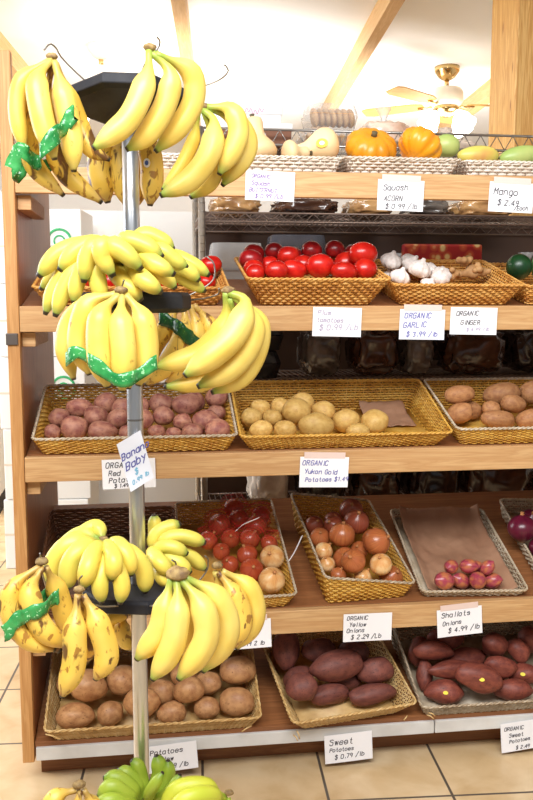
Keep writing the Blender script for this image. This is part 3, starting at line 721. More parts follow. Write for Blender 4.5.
# melons
def round_fruit(bk, name, px, py, ra, rb, mat, label, cat, h=None, n=28):
    k = K[bk]; P = None; o_l = k.Mi @ CAM; d_l = k.Mi.to_3x3() @ ray(px, py); P = o_l + d_l * ((.125 - o_l.y) / d_l.y)
    g = depth(k.M @ P) / F; a, b_ = ra * g, rb * g; P.z = max(P.z, b_ + .006)
    m = MB(); m.lathe([(a * math.sin(q * math.pi / 16) + .0005, -b_ * math.cos(q * math.pi / 16)) for q in range(17)], n)
    ob = m.build(name, mat, None, True); ob.matrix_world = k.M @ Matrix.Translation(P); tag(ob, label, cat); return ob
round_fruit('melon', 'melon', 519, 267, 12.5, 13, M_AVO, 'dark green round melon at the end of the second shelf', 'melon')
o = round_fruit('melon', 'melon', 545, 265, 13, 19, M_MELON, 'mottled light green melon beside the dark green one', 'melon')

# butternut squash, acorn squash, mangoes
def lathe_thing(name, bk, prof, px, py, yl, axis, mat, label, cat, lobes=0, amp=0, n=32):
    k = K[bk]; o_l = k.Mi @ CAM; d_l = k.Mi.to_3x3() @ ray(px, py); P = o_l + d_l * ((yl - o_l.y) / d_l.y)
    g = depth(k.M @ P) / F; m = MB(); m.lathe([(r * g, z * g) for r, z in prof], n, None, lobes, amp)
    ob = m.build(name, mat, None, True); q = Vector(axis).normalized().to_track_quat('Z', 'Y')
    mn = min((q @ v).z for v in m.v); P.z = max(P.z, .006 - mn)
    ob.matrix_world = k.M @ Matrix.LocRotScale(P, q, Vector((1, 1, 1))); tag(ob, label, cat); ob['g'] = g; del ob['g']
    return ob, g
BN = [(.5, -19), (5, -18.5), (11, -16.5), (15, -12), (16.5, -6), (15, 1), (11, 8), (8.2, 14), (7.8, 22), (8.2, 30), (7.5, 34), (4, 36), (.5, 36.4)]
def stem_on(ob, g, z, r=2.2, l=4, mat=M_STALK): MB().lathe([(r * 1.3 * g, z * g), (r * g, (z + l * .5) * g), (r * 1.2 * g, (z + l) * g), (r * .3 * g, (z + l + .4) * g)], 10).build('stem', mat, ob, True)
def squash_sticker(px, py, Y, rp, ob):
    P = at(px, py, Y); mw = ob.matrix_world; dg = bpy.context.evaluated_depsgraph_get(); bpy.context.view_layer.update()
    ok, hit, nrm, _ = ob.ray_cast(mw.inverted() @ CAM, (mw.inverted().to_3x3() @ ray(px, py)).normalized())
    if not ok: return
    c = mw @ hit; n_ = (mw.to_3x3() @ nrm).normalized(); q = n_.to_track_quat('Z', 'Y'); g = depth(c) / F
    m = MB(); m.lathe([(.0005, .0006), (rp * g, .0006), (rp * g, -.002)], 16, Matrix.LocRotScale(c + n_ * .001, q, Vector((1, .75, 1))))
    s = m.build('sticker', M_STICK); s.parent = ob; s.matrix_parent_inverse = mw.inverted(); s['label'] = 'yellow oval fruit sticker'
    m = MB(); m.lathe([(.0005, .0006), (rp * .45 * g, .0006), (rp * .45 * g, -.002)], 12, Matrix.LocRotScale(c + n_ * .0017, q, Vector((1, .75, 1))))
    s2 = m.build('sticker_print', M_STICKW); s2.parent = s
ob, g = lathe_thing('butternut_squash', 'squash', [(r * 1.2, z * .86) for r, z in BN], 257, 148, .06, (-.12, .3, .95), M_BUTTER, 'butternut squash standing on end beside the bananas', 'squash'); stem_on(ob, g, 31)
ob, g = lathe_thing('butternut_squash', 'squash', BN, 320, 146, .09, (-1, .1, -.32), M_BUTTER, 'butternut squash lying with a yellow sticker', 'squash'); stem_on(ob, g, 36); squash_sticker(322, 143, .1, 6, ob)
ob, g = lathe_thing('butternut_squash', 'squash', [(r * .78, z * .5) for r, z in BN], 292, 153, .03, (1, .3, .05), M_BUTTER, 'small butternut squash lying between the two larger ones', 'squash'); stem_on(ob, g, 18)
AC = [(3, 15.5), (8, 17.5), (15, 16.5), (21, 12.5), (25, 5), (25.5, -3), (22, -11), (14, -17), (6, -19.5), (1, -20)]
AC = AC[::-1]
ob, g = lathe_thing('acorn_squash', 'acorn', [(r, z * .84) for r, z in AC], 371, 148, .08, (.05, -.55, .8), M_ACORN, 'orange acorn squash with its stalk showing', 'squash', 10, .12, 60); stem_on(ob, g, 12.2, 2.6, 5)
ob, g = lathe_thing('acorn_squash', 'acorn', [(r * .86, z * .80) for r, z in AC], 420, 147, .085, (.55, .35, .75), M_ACORN, 'orange acorn squash tipped on its side next to the green mango', 'squash', 10, .12, 60); stem_on(ob, g, 12.2, 2.6, 5)
def mango(bk, px, py, ra, rb, rot, mat, label, yl=.08):
    k = K[bk]; o_l = k.Mi @ CAM; d_l = k.Mi.to_3x3() @ ray(px, py); P = o_l + d_l * ((yl - o_l.y) / d_l.y); g = depth(k.M @ P) / F
    vs = []
    for p in ICO3[0]:
        q = p.copy(); q.z += .10 * math.sin(p.x * 2.2); q *= 1 + .06 * noise.noise(p * .9 + Vector((px, 0, 0))); vs.append(Vector((q.x * ra, q.y * rb * .95, q.z * rb)) * g)
    ob = meshobj('mango', vs, ICO3[1], mat); P.z = max(P.z, rb * 1.15 * g + .006)
    ob.matrix_world = k.M @ Matrix.Translation(P) @ Matrix.Rotation(R(rot), 4, 'Y'); tag(ob, label, 'mango')
    MB().tube([Vector((-ra * .97, 0, -rb * .12)) * g, Vector((-ra * 1.06, 0, -rb * .10)) * g], .0035, 6).build('stem', M_STALK, ob, True)
mango('mango', 478, 156, 22, 10, 3, M_MANGO, 'yellow-green mango with a reddish end at the near end of its basket')
mango('mango', 521, 156, 23, 10, -4, M_GMANGO, 'green mango lying beneath the timber post')
mango('acorn', 447, 146, 13, 12, 40, M_GMANGO, 'round green mango squeezed behind the orange squash', .15)

k = K['dark']; hw_ = k.w / 2 - .03
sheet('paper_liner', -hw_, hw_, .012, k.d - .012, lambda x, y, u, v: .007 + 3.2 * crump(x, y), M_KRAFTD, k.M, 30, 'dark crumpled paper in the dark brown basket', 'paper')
k = K['yukon']
sheet('paper_sheet', .10, .24, .12, .275, lambda x, y, u, v: .010 + crump(x, y) + .05 * max(0, v - .6), M_KRAFT, k.M, 20, 'folded brown paper beside the yellow potatoes', 'paper')

# red netting over the copper onions: a knotted net following the heap
def net(bk, items, cond, label, cell=.0075, pad=.007):
    k = K[bk]; its = [i for i in items if cond(i)]
    xs = [i['p'].x for i in its]; ys = [i['p'].y for i in its]; x0, x1, y0, y1 = min(xs) - .03, max(xs) + .03, min(ys) - .03, max(ys) + .03
    nx, ny = int((x1 - x0) / cell), int((y1 - y0) / cell); H = {}
    for j in range(ny + 1):
        for i in range(nx + 1):
            H[i, j] = 0
    near = {}
    for q in items:
        M_ = Matrix.LocRotScale(q['p'], q['q'], q['s'] * 1.06)
        for c in q['mv']:
            p = M_ @ c; fx = (p.x - x0) / (x1 - x0) * nx; fy = (p.y - y0) / (y1 - y0) * ny
            for i in range(int(fx - .9), int(fx + 1.9) + 1):
                for j in range(int(fy - .9), int(fy + 1.9) + 1):
                    if (i, j) in H: H[i, j] = max(H[i, j], p.z + pad); near[i, j] = near.get((i, j), False) or cond(q)
    v = []; idx = {}
    for (i, j), h in H.items():
        if h > .03 and near.get((i, j)): idx[i, j] = len(v); v.append(Vector((x0 + (x1 - x0) * i / nx, y0 + (y1 - y0) * j / ny, h)))
    m = MB()
    for (i, j) in idx:
        for di, dj in ((1, 1), (1, -1)):
            if (i + di, j + dj) in idx:
                a, b_ = v[idx[i, j]], v[idx[i + di, j + dj]]
                if (i + j) % 2 == 0 and (a - b_).length < .035: m.tube([a, b_], .00055, 3)
    o = m.build('mesh_bag', M_NET); o.matrix_world = k.M; return tag(o, label, 'net bag')
net('netonion', net_items, lambda i: i['ri'] >= 2, 'red net bag stretched over the back onions beside the bananas')
NETBAG = bpy.data.objects['mesh_bag']
# white bag ties
def strip(pxs, Y, w_, mat, name, label, cat):
    P = [at(x, y, Y + .01 * math.sin(i * 2)) for i, (x, y) in enumerate(pxs)]; P = spline(P, 14); v = []; f_ = []
    for i, p in enumerate(P):
        a = Vector((0, -.2, 1)) * w_ * .5; v += [p - a, p + a]
    for i in range(13): f_.append((2 * i, 2 * i + 2, 2 * i + 3, 2 * i + 1))
    o = meshobj(name, v, f_, mat); md = o.modifiers.new('thick', 'SOLIDIFY'); md.thickness = .001; return tag(o, label, cat)

def tie(pxs, z0, z1, w_=.011):
    P = []
    for i, (x, y) in enumerate(pxs):
        d = ray(x, y); z = z0 + (z1 - z0) * i / (len(pxs) - 1); P.append(NETBAG.matrix_world.inverted() @ (CAM + d * ((z - CAM.z) / d.z)))
    P = spline(P, 14); v = []; f_ = []
    for i, p in enumerate(P): a = Vector((.35, -.5, .8)) * w_ * .5; v += [p - a, p + a]
    for i in range(13): f_.append((2 * i, 2 * i + 2, 2 * i + 3, 2 * i + 1))
    o = meshobj('bag_tie', v, f_, M_CARD, NETBAG); md = o.modifiers.new('thick', 'SOLIDIFY'); md.thickness = .001; o['label'] = 'white paper tie of the net bag'
bpy.context.view_layer.update()
tie([(236, 531), (243, 525), (252, 521), (259, 518)], .60, .615); tie([(289, 561), (294, 553), (298, 545), (302, 536)], .545, .575)

# ------------------------------------------------------------ handwriting on the cards
G = {'A': '022842 1434', 'B': '0208 0838473505 35443202', 'C': '4738180703123243', 'D': '02082846442202', 'E': '42020848 0535', 'G': '47381807031232434525', 'I': '2228', 'L': '080242',
     'M': '0208254842', 'N': '02084248', 'O': '180703123243473818', 'P': '020838473505', 'R': '020838473505 2542', 'S': '47381807164543321203', 'T': '0848 2822', 'U': '080312324348', 'Y': '0825 4822',
     'a': '4536160503123243 4642', 'b': '0802 05263645433202', 'c': '4536160503123243', 'd': '4842 4536160503123243', 'e': '04444536160503123243', 'g': '4536160503123243 46413010',
     'h': '0802 0516364542', 'i': '2622 2728', 'k': '0802 4604 1542', 'l': '2822', 'm': '0602 05162522 25364542', 'n': '0602 0516364542', 'o': '160503123243453616', 'p': '0600 0526364543321203',
     'q': '4640 4536160503123243', 'r': '0602 04162636', 's': '453616053443321203', 't': '28233242 1636', 'u': '0603123243 4642', 'w': '0612263246', 'y': '0624 4610',
     '0': '180703123243473818', '1': '172822', '2': '071838470242', '3': '073847352535433212', '4': '380444 3832', '5': '48080535433212', '7': '084822', '9': '47381806153547 4732',
     '$': '47381807164543321203 2921', '.': '2223', '/': '0149'}
def lettering(lines, W, H, seed):
    """lines: (text, x 0..1, y 0..1 from the top, cap height m); returns a mesh builder in card space (x right, z up, facing -y)"""
    rnd = random.Random(seed); m = MB()
    for text, fx, fy, ch in lines:
        u = ch / 6; x = -W / 2 + fx * W; zb = H / 2 - fy * H; sl = .18; th = .0013 + ch * .055
        dz = rnd.uniform(-.03, .05)
        for c in text:
            if c == ' ': x += 3.5 * u; continue
            for st in G[c].split():
                P = []
                for q in range(0, len(st), 2):
                    gx, gy = int(st[q]), int(st[q + 1]) - 2
                    P.append(Vector((x + (gx * .85 + gy * sl + rnd.uniform(-.18, .18)) * u, 0, zb + (gy + rnd.uniform(-.2, .2)) * u + (x + W / 2) * dz)))
                for a, b_ in zip(P, P[1:]):
                    d_ = b_ - a
                    if d_.length < 1e-6: continue
                    n_ = Vector((-d_.z, 0, d_.x)).normalized() * th * .5; e = d_.normalized() * th * .3
                    m.add([a - e - n_, b_ + e - n_, b_ + e + n_, a - e + n_], [(0, 1, 2, 3)])
            x += (5.0 if c not in '.iI1l' else 3.4) * u + rnd.uniform(-.3, .3) * u
    return m
def card(px, py, wpx, hpx, roll, lines, ink, label, Y=-.004, mat=M_CARD, tape=True, seed=0, lean=3, inks=None, name='price_card', shear=0):
    P = at(px, py, Y); g = depth(P) / F; W = wpx * g * 1.012; H = hpx * g
    M = Matrix.Translation(P) @ Matrix.Rotation(R(roll), 4, 'Y') @ Matrix.Rotation(R(lean), 4, 'X')
    n = 8; v = []; f_ = []
    for yy in (0, -.0006):
        for j in range(n + 1):
            for i in range(n + 1):
                x = (i / n - .5) * W; z = (j / n - .5) * H
                bow = -.0022 * (1 - (j / n)) ** 2 * (1 + .5 * math.sin(seed + i / n * 3)); v.append(Vector((x, yy + bow, z + shear * x)))
    o2 = (n + 1) ** 2
    for j in range(n):
        for i in range(n):
            a = j * (n + 1) + i; q = (a, a + 1, a + n + 2, a + n + 1); f_.append(q[::-1]); f_.append(tuple(o2 + z for z in q))
    ed = [i for i in range(n + 1)] + [j * (n + 1) + n for j in range(1, n + 1)] + [n * (n + 1) + i for i in range(n - 1, -1, -1)] + [j * (n + 1) for j in range(n - 1, 0, -1)]
    for a, b_ in zip(ed, ed[1:] + ed[:1]): f_.append((a, b_, o2 + b_, o2 + a))
    ob = meshobj(name, v, f_, mat, None, False); ob.matrix_world = M; tag(ob, label, 'price card', 'handwritten price cards')
    if inks is None: inks = [ink] * len(lines)
    for kx in sorted(set(inks)):
        m = lettering([l for l, q in zip(lines, inks) if q == kx], W, H, seed)
        for p in m.v:
            fj = p.z / H + .5; fi = p.x / W + .5; p.y = -.0013 - .0022 * (1 - fj) ** 2 * (1 + .5 * math.sin(seed + fi * 3)); p.z += shear * p.x
        m.build('handwriting', M_INKS[kx], ob)
    if tape:
        m = MB(); m.box(-W * .42, W * .42, -.0012, -.0004, H / 2 - .004, H / 2 + .013); m.build('tape', M_TAPE, ob)
    return ob
c_ = .013
card(270, 186, 49, 29, 2, [('ORGANIC', .12, .24, .009), ('Squash', .12, .48, .010), ('BUTTERNUT', .08, .72, .010), ('$ 0.99 /Lb', .2, .94, .010)], 'violet', 'white price card for butternut squash on the top rail', seed=1, tape=False)
card(400.5, 195.5, 47, 30, 1.5, [('Squash', .12, .36, .014), ('ACORN', .14, .70, .013), ('$ 0.99 /lb', .18, .95, .012)], 'black', 'white price card for acorn squash on the top rail', seed=2)
card(511, 197.5, 46, 29, 2, [('Mango', .10, .42, .017), ('$ 2.49', .2, .76, .014), ('/Each', .58, .95, .010)], 'black', 'white price card for mango on the top rail', seed=3)
card(337, 322, 49, 29, 1.5, [('Plum', .10, .26, .012), ('tomatoes', .08, .50, .011), ('$ 0.99 /Lb', .14, .80, .014)], 'faint', 'faded price card for plum tomatoes on the second rail', seed=4, tape=False)
card(422, 324.5, 46, 30, 1, [('ORGANIC', .10, .30, .014), ('GARLIC', .08, .62, .014), ('$ 3.99 /lb', .16, .90, .012)], 'blue', 'lilac price card for garlic in blue ink', mat=M_CARDP, seed=5)
card(473.5, 321, 48, 27, 1, [('ORGANIC', .12, .32, .012), ('GINGER', .22, .64, .012), ('$ 4.99 /lb', .35, .90, .009)], 'black', 'white price card for ginger tilted on the second rail', seed=6, tape=False, inks=['black', 'black', 'faint'])
card(129, 473.5, 52, 30, -1, [('ORGANIC', .07, .28, .014), ('Red', .12, .54, .013), ('Potatoes', .12, .80, .013), ('$ 1.49', .22, .97, .009)], 'black', 'white price card for red potatoes behind the pole', seed=7, tape=False)
card(324, 472, 49, 31, 2, [('ORGANIC', .05, .27, .013), ('Yukon Gold', .10, .54, .012), ('Potatoes $1.49', .12, .82, .011)], 'blue', 'white price card for yukon gold potatoes on the third rail', seed=8)
card(367.5, 627, 49, 29, .5, [('ORGANIC', .07, .22, .011), ('Yellow', .12, .44, .011), ('Onions', .07, .67, .011), ('$ 2.29 /Lb', .16, .92, .012)], 'black', 'white price card for yellow onions on the fourth rail', seed=9, tape=False)
card(459.5, 621.5, 46, 29, -4, [('Shallots', .10, .30, .014), ('Onions', .12, .60, .012), ('$ 4.99 /lb', .24, .88, .013)], 'black', 'white price card for shallots tilted on the fourth rail', seed=10)
card(249, 634, 44, 30, -2, [('$ 1.99 2 lb', .18, .90, .011)], 'black', 'white price card half hidden behind the large banana bunch', seed=11)
card(172, 757, 50, 29, -4, [('Potatoes', .08, .34, .014), ('Yellow', .12, .64, .013), ('$ 0.99 /lb', .2, .92, .012)], 'black', 'white price card for yellow potatoes behind the green bananas', seed=12, tape=False)
card(348.5, 747, 48, 30, -3, [('Sweet', .10, .36, .017), ('Potatoes', .10, .60, .011), ('$ 0.79 /lb', .2, .88, .012)], 'black', 'white price card for sweet potatoes on the bottom strip', seed=13, tape=False)
card(523, 735, 46, 31, -5, [('ORGANIC', .08, .26, .011), ('Sweet', .18, .50, .011), ('Potatoes', .18, .72, .010), ('$ 2.49', .32, .94, .010)], 'black', 'white price card for organic sweet potatoes on the bottom strip', seed=14, tape=False)

# ------------------------------------------------------------ banana stand
YP = -.6
pc = at(136, 460, YP); PX = pc.x
st = empty('banana_stand', (PX, YP, FLZ)); tag(st, 'galvanized pole stand with black discs and wire hooks hung with bananas', 'banana stand')
b = MB(); b.tube([(0, 0, z) for z in (.02, .3, .6, .9, 1.2, 1.45, 1.715)], .0152, 20); b.build('pole', M_POLE, st, True)
b = MB(); b.tube([(0, 0, 1.10), (0, 0, 1.104)], .0158, 20); b.tube([(0, 0, 1.425), (0, 0, 1.429)], .0158, 20); b.build('pole_seam', M_HOOK, st)
b = MB(); b.lathe([(.02, .03), (.20, .022), (.22, .012), (.22, 0), (.02, 0)], 32); b.build('base', M_BLACK, st)
DISC = [(1.612 - FLZ, 9), (1.246 - FLZ, 0), (.683 - FLZ, 0), (.215 - FLZ, 0)]
hooks = []
for zi, (z, tl) in enumerate(DISC):
    M = Matrix.Translation((0, 0, z)) @ Matrix.Rotation(R(-tl), 4, 'X') @ Matrix.Rotation(R(22.5 if zi == 0 else 10), 4, 'Z')
    th_ = .6 if zi == 0 else .7 if zi == 2 else .9
    b = MB(); b.lathe([(.017, -.022 * th_), (.098, -.022 * th_), (.112, -.014 * th_), (.112, .012 * th_), (.106, .02 * th_), (.017, .022 * th_)], 8, M); dk = b.build('disc', M_BLACK, st, bev=.002)
    b = MB(); b.tube([(0, 0, z - .035), (0, 0, z - .02)], .021, 16); b.build('collar', M_POLE, st, True)
def hook(pxs, Y0, Y1, parent=st, r=.0016):
    n = len(pxs); P = [at(x, y, Y0 + (Y1 - Y0) * i / (n - 1)) - Vector((PX, YP, FLZ)) for i, (x, y) in enumerate(pxs)]
    MB().tube(spline(P, 20), r, 6).build('hook', M_HOOK, parent, True)
hook([(165, 100), (198, 88), (219, 80), (228, 72), (226, 66), (224, 65)], -.6, -.66)
hook([(136, 88), (146, 62), (157, 50), (160, 42), (157, 37)], -.67, -.765)
hook([(100, 92), (80, 76), (62, 58), (56, 48), (50, 44), (44, 50)], -.62, -.67)
hook([(160, 302), (190, 300), (206, 298), (218, 294), (219, 288)], -.56, -.645)
hook([(172, 302), (196, 292), (213, 280), (214, 264), (206, 256)], -.53, -.53)
hook([(133, 312), (128, 312), (122, 304), (121, 292), (124, 280)], -.73, -.80)
hook([(118, 606), (100, 606), (86, 600), (79, 582), (82, 576)], -.73, -.86)
hook([(150, 606), (160, 604), (170, 596), (176, 566), (172, 560)], -.73, -.825)
hook([(108, 604), (84, 616), (56, 606), (44, 580), (40, 553)], -.62, -.775)
hook([(160, 600), (190, 588), (206, 572), (208, 560), (205, 556)], -.60, -.655)

def prof_r(t_, baby):
    s0 = .30 if not baby else .42
    a = .10 if not baby else .05
    if t_ < a: r = s0
    elif t_ < .34: q = (t_ - a) / (.34 - a); r = s0 + (1 - s0) * (q * q * (3 - 2 * q))
    elif t_ < .72: r = 1
    elif t_ < .955: q = (t_ - .72) / .235; r = 1 - (.50 if baby else .62) * q ** (2.6 if baby else 1.9)
    else: q = (t_ - .955) / .045; r = (.50 if baby else .38) - (.22 if baby else .16) * q ** .6
    return r
def banana(root, inv, pts, wpx, mat, Y0, dy, baby, name='banana'):
    n = len(pts); P = []
    pl = [0]
    for i in range(1, n): pl.append(pl[-1] + math.dist(pts[i], pts[i - 1]))
    for i, (x, y) in enumerate(pts):
        s = pl[i] / pl[-1]; sh_ = math.sin(min(1, s / .55) * math.pi / 2); P.append(at(x, y, Y0 + dy * sh_))
    C_ = spline(P, 26); NS = 15
    r0 = wpx * .5 * depth(P[n // 2]) / F
    v = []; f_ = []; uv = []
    tan0 = None; ref = Vector((0, -1, 0))
    for i, p in enumerate(C_):
        tg = (C_[min(i + 1, 25)] - C_[max(i - 1, 0)]).normalized(); u = (ref - tg * ref.dot(tg)).normalized(); w_ = tg.cross(u)
        r = r0 * prof_r(i / 25, baby)
        for k in range(NS):
            a = 2 * math.pi * k / NS; q = r * (1 + .06 * math.cos(5 * a))
            v.append(inv @ (p + (u * math.cos(a) + w_ * math.sin(a)) * q)); uv.append((k / NS, i / 25))
    for i in range(25):
        for k in range(NS): f_.append((i * NS + k, i * NS + (k + 1) % NS, (i + 1) * NS + (k + 1) % NS, (i + 1) * NS + k))
    f_.append(tuple(range(NS - 1, -1, -1))); f_.append(tuple(25 * NS + k for k in range(NS)))
    return meshobj(name, v, f_, mat, root, True, uv), C_, r0
def bunch(label, Y0, bananas, mat, crown=None, tape=None, baby=False, stickers=(), tapemat=None, tw=11, cr=7):
    c = crown or bananas[0][0][0]; root = empty('banana_bunch', at(c[0], c[1], Y0)); inv = Matrix.Translation(-root.location)
    tag(root, label, 'bananas', 'banana bunches on the stand')
    mats = mat if isinstance(mat, list) else [mat]; obs = []
    ends = []
    for i, bb in enumerate(bananas):
        pts, w_, dy = bb[:3]; m_ = bb[3] if len(bb) > 3 else mats[i % len(mats)]
        ob, C_, r0 = banana(root, inv, pts, w_, m_, Y0, dy, baby); obs.append((ob, C_, r0)); ends.append(C_[0])
    g = depth(at(c[0], c[1], Y0)) / F
    # crown: a knobbly lump into which the stems run
    cp = at(c[0], c[1], Y0); m = MB(); R0 = cr * g
    m.add([inv @ (cp + Vector((p.x * R0 * .95, p.y * R0 * .7, p.z * R0 * .6 + R0 * .1)) * (1 + .25 * noise.noise(p * 2 + cp * 40))) for p in ICO2[0]], ICO2[1]); m.build('crown', M_CROWN, root, True)
    if tape:
        fr = [at(x, y, Y0) for x, y in tape]; N_ = 40
        # loop: the front path lies just before the bananas, the back path just behind them
        def yrange(x, z):
            lo, hi = 1e9, -1e9
            for ob, C_, r0 in obs:
                for q in C_[6:24]:
                    if abs(q.z - z) < .022 and abs(q.x - x) < r0 * 1.0:
                        e = math.sqrt(max(0, r0 * r0 - (q.x - x) ** 2)); lo = min(lo, q.y - e); hi = max(hi, q.y + e)
            return lo, hi
        F_ = spline(fr, N_); yf = []; yb = []
        for p in F_:
            lo, hi = yrange(p.x, p.z); yf.append(lo - .0035 if lo < 1e8 else None); yb.append(hi + .0035 if hi > -1e8 else None)
        def fill(a):
            kn = [i for i, q in enumerate(a) if q is not None]
            if not kn: return [Y0] * len(a)
            out = []
            for i in range(len(a)):
                j = min(kn, key=lambda q: abs(q - i)); out.append(a[j])
            for _ in range(3): out = [(out[max(0, i - 1)] + out[i] + out[min(len(out) - 1, i + 1)]) / 3 for i in range(len(out))]
            return out
        ff, bk = fill(yf), fill(yb); xm = Vector((0, 0, 0))
        ff = [min(q, yf[i]) if yf[i] is not None else q for i, q in enumerate(ff)]
        mid = (ff[0] + bk[0]) / 2; mid2 = (ff[-1] + bk[-1]) / 2
        fl_ = [Vector((p.x, ff[i], p.z)) for i, p in enumerate(F_)]; bl_ = [Vector((p.x, bk[i], p.z)) for i, p in enumerate(F_)][::-1]
        loop = [Vector((F_[0].x - .003, mid, F_[0].z))] + fl_ + [Vector((F_[-1].x + .003, mid2, F_[-1].z))] + bl_
        v = []; f_ = []; hw = tw * .5 * depth(F_[20]) / F; n = len(loop)
        for i, p in enumerate(loop):
            tg = (loop[(i + 1) % n] - loop[i - 1]).normalized(); up_ = Vector((0, 0, 1)); up_ = (up_ - tg * up_.dot(tg)).normalized(); out_ = tg.cross(up_)
            wv = .0007 * math.sin(i * 1.3) + .0005 * math.sin(i * 2.9)
            hh = hw * (1 + .12 * math.sin(i * .5))
            for e in (-1, -.4, .3, 1): v.append(inv @ (p + up_ * hh * e + Vector((0, -1 if 0 < i <= N_ else 1, 0)) * (wv * abs(e))))
        for i in range(n):
            j = (i + 1) % n
            for e in range(3): f_.append((4 * i + e, 4 * j + e, 4 * j + e + 1, 4 * i + e + 1))
        tp = meshobj('plastic_band', v, f_, tapemat or M_GTAPE, root, True); md = tp.modifiers.new('thick', 'SOLIDIFY'); md.thickness = .0012; tp['label'] = 'printed green plastic band'
    for (x, y) in stickers:
        bpy.context.view_layer.update(); best = None
        for ob, C_, r0 in obs:
            mw = ob.matrix_world; ok, hit, nrm, _ = ob.ray_cast(mw.inverted() @ CAM, ray(x, y).normalized())
            if ok:
                wp = mw @ hit
                if best is None or depth(wp) < depth(best[0]): best = (wp, mw.to_3x3() @ nrm, ob)
        if best:
            wp, n_, ob = best; q = n_.to_track_quat('Z', 'Y'); m = MB(); m.lathe([(.0005, .0005), (.009, .0005), (.009, -.002)], 14, inv @ Matrix.LocRotScale(wp + n_ * .0012, q, Vector((.8, 1, 1))))
            s = m.build('sticker', M_STICKW, ob); m = MB(); m.lathe([(.0005, .0005), (.005, .0005), (.005, -.002)], 12, inv @ Matrix.LocRotScale(wp + n_ * .0018, q, Vector((.8, 1, 1)))); m.build('sticker_print', M_STICKB, None).parent = ob
    return root
ICO2 = ico(3)
# --- top disc
bunch('three large greenish-tipped bananas hanging in front of the top disc', -.79, [
    ([(149, 51), (147, 77), (129, 119), (93, 149)], 24, -.02), ([(152, 53), (170, 74), (165, 106), (146, 136), (126, 150)], 23, .015), ([(156, 54), (189, 71), (194, 98), (180, 126), (155, 152)], 22, .05)], B_CLEAN, (150, 48), cr=7)
bunch('yellow bunch hanging at the end of the top disc beside the butternut squash', -.60, [
    ([(203, 110), (214, 122), (209, 154), (190, 180), (160, 196)], 23, -.03), ([(207, 107), (230, 110), (238, 136), (219, 175)], 21, -.01), ([(210, 108), (238, 124), (247, 150), (222, 186)], 20, .03),
    ([(204, 112), (217, 150), (210, 180), (190, 198)], 20, .035), ([(199, 112), (193, 141), (178, 172), (162, 190)], 14, .03)], B_CLEAN, (203, 107), cr=6)
bunch('spotted banana bunch tied with green band left of the top disc', -.70, [
    ([(51, 60), (38, 80), (42, 116), (55, 160)], 23, -.035), ([(54, 61), (62, 90), (71, 135), (74, 172)], 23, -.005), ([(49, 60), (24, 78), (17, 108), (24, 152)], 17, .0),
    ([(50, 62), (30, 100), (32, 160), (64, 196)], 20, .045), ([(56, 63), (76, 115), (90, 148), (110, 160)], 19, .05), ([(53, 62), (46, 110), (62, 168), (102, 203)], 20, .06)],
    [B_RIPE, B_RIPE, B_RIPE, B_SPOT, B_SPOT, B_SPOT], (52, 57), [(13, 172), (20, 150), (38, 161), (58, 143), (75, 116)], tw=14, cr=6)
bunch('brown-spotted bananas hanging behind the pole under the top disc', -.455, [
    ([(116, 130), (104, 144), (100, 170), (108, 203)], 25, -.01), ([(122, 130), (122, 146), (122, 172), (126, 206)], 22, -.02), ([(130, 130), (146, 142), (152, 170), (150, 206)], 23, -.005), ([(126, 130), (138, 154), (139, 178), (136, 208)], 20, .03)],
    B_SPOT, (124, 128), stickers=((147, 163),), cr=6)
# --- middle disc
bunch('big hand of small baby bananas spread over the middle disc', -.672, [
    ([(126, 262), (94, 246), (62, 252), (38, 277)], 19, -.02), ([(126, 262), (98, 245), (78, 250), (59, 271)], 19, -.05), ([(127, 262), (100, 246), (88, 256), (84, 283)], 19, -.09), ([(127, 262), (104, 245), (103, 258), (114, 277)], 19, -.11),
    ([(128, 262), (113, 246), (126, 254), (142, 270)], 20, -.115), ([(129, 262), (126, 241), (146, 246), (163, 258)], 19, -.085), ([(130, 262), (142, 236), (160, 240), (174, 250)], 17, -.02),
    ([(129, 262), (140, 256), (157, 265), (175, 275)], 18, -.10), ([(128, 262), (127, 264), (144, 280), (162, 293)], 19, -.105), ([(130, 262), (158, 250), (174, 260), (188, 268)], 16, -.03),
    ([(124, 268), (116, 272), (128, 286), (142, 301)], 18, -.085), ([(122, 268), (98, 264), (98, 282), (104, 304)], 18, -.082), ([(120, 268), (90, 264), (78, 280), (74, 304)], 17, -.07),
    ([(120, 268), (84, 264), (66, 285), (55, 317)], 17, -.05), ([(120, 268), (76, 264), (56, 285), (45, 315)], 15, -.01), ([(120, 270), (72, 266), (52, 278), (40, 290)], 14, .02),
    ([(132, 266), (158, 264), (184, 268), (200, 281)], 16, -.02), ([(132, 268), (155, 272), (168, 280), (176, 289)], 15, -.06), ([(132, 268), (168, 272), (190, 282), (206, 292)], 14, .0), ([(132, 262), (170, 256), (192, 264), (210, 276)], 15, .02)], B_BABY, (126, 268), baby=True, cr=6)
bunch('fat yellow bunch with green band hanging in front under the middle disc', -.85, [
    ([(116, 294), (90, 304), (80, 341), (90, 375)], 25, .02), ([(119, 295), (102, 314), (100, 354), (108, 388)], 26, -.02), ([(122, 296), (121, 320), (124, 357), (122, 392)], 25, -.035), ([(126, 295), (142, 318), (146, 355), (138, 386)], 25, -.01),
    ([(114, 295), (76, 315), (66, 345), (74, 380)], 21, .05), ([(124, 296), (128, 320), (134, 355), (128, 389)], 22, .035)], B_RIPE, (121, 291), [(64, 361), (76, 352), (95, 361), (116, 376), (136, 374), (156, 361)], tw=13, cr=7)
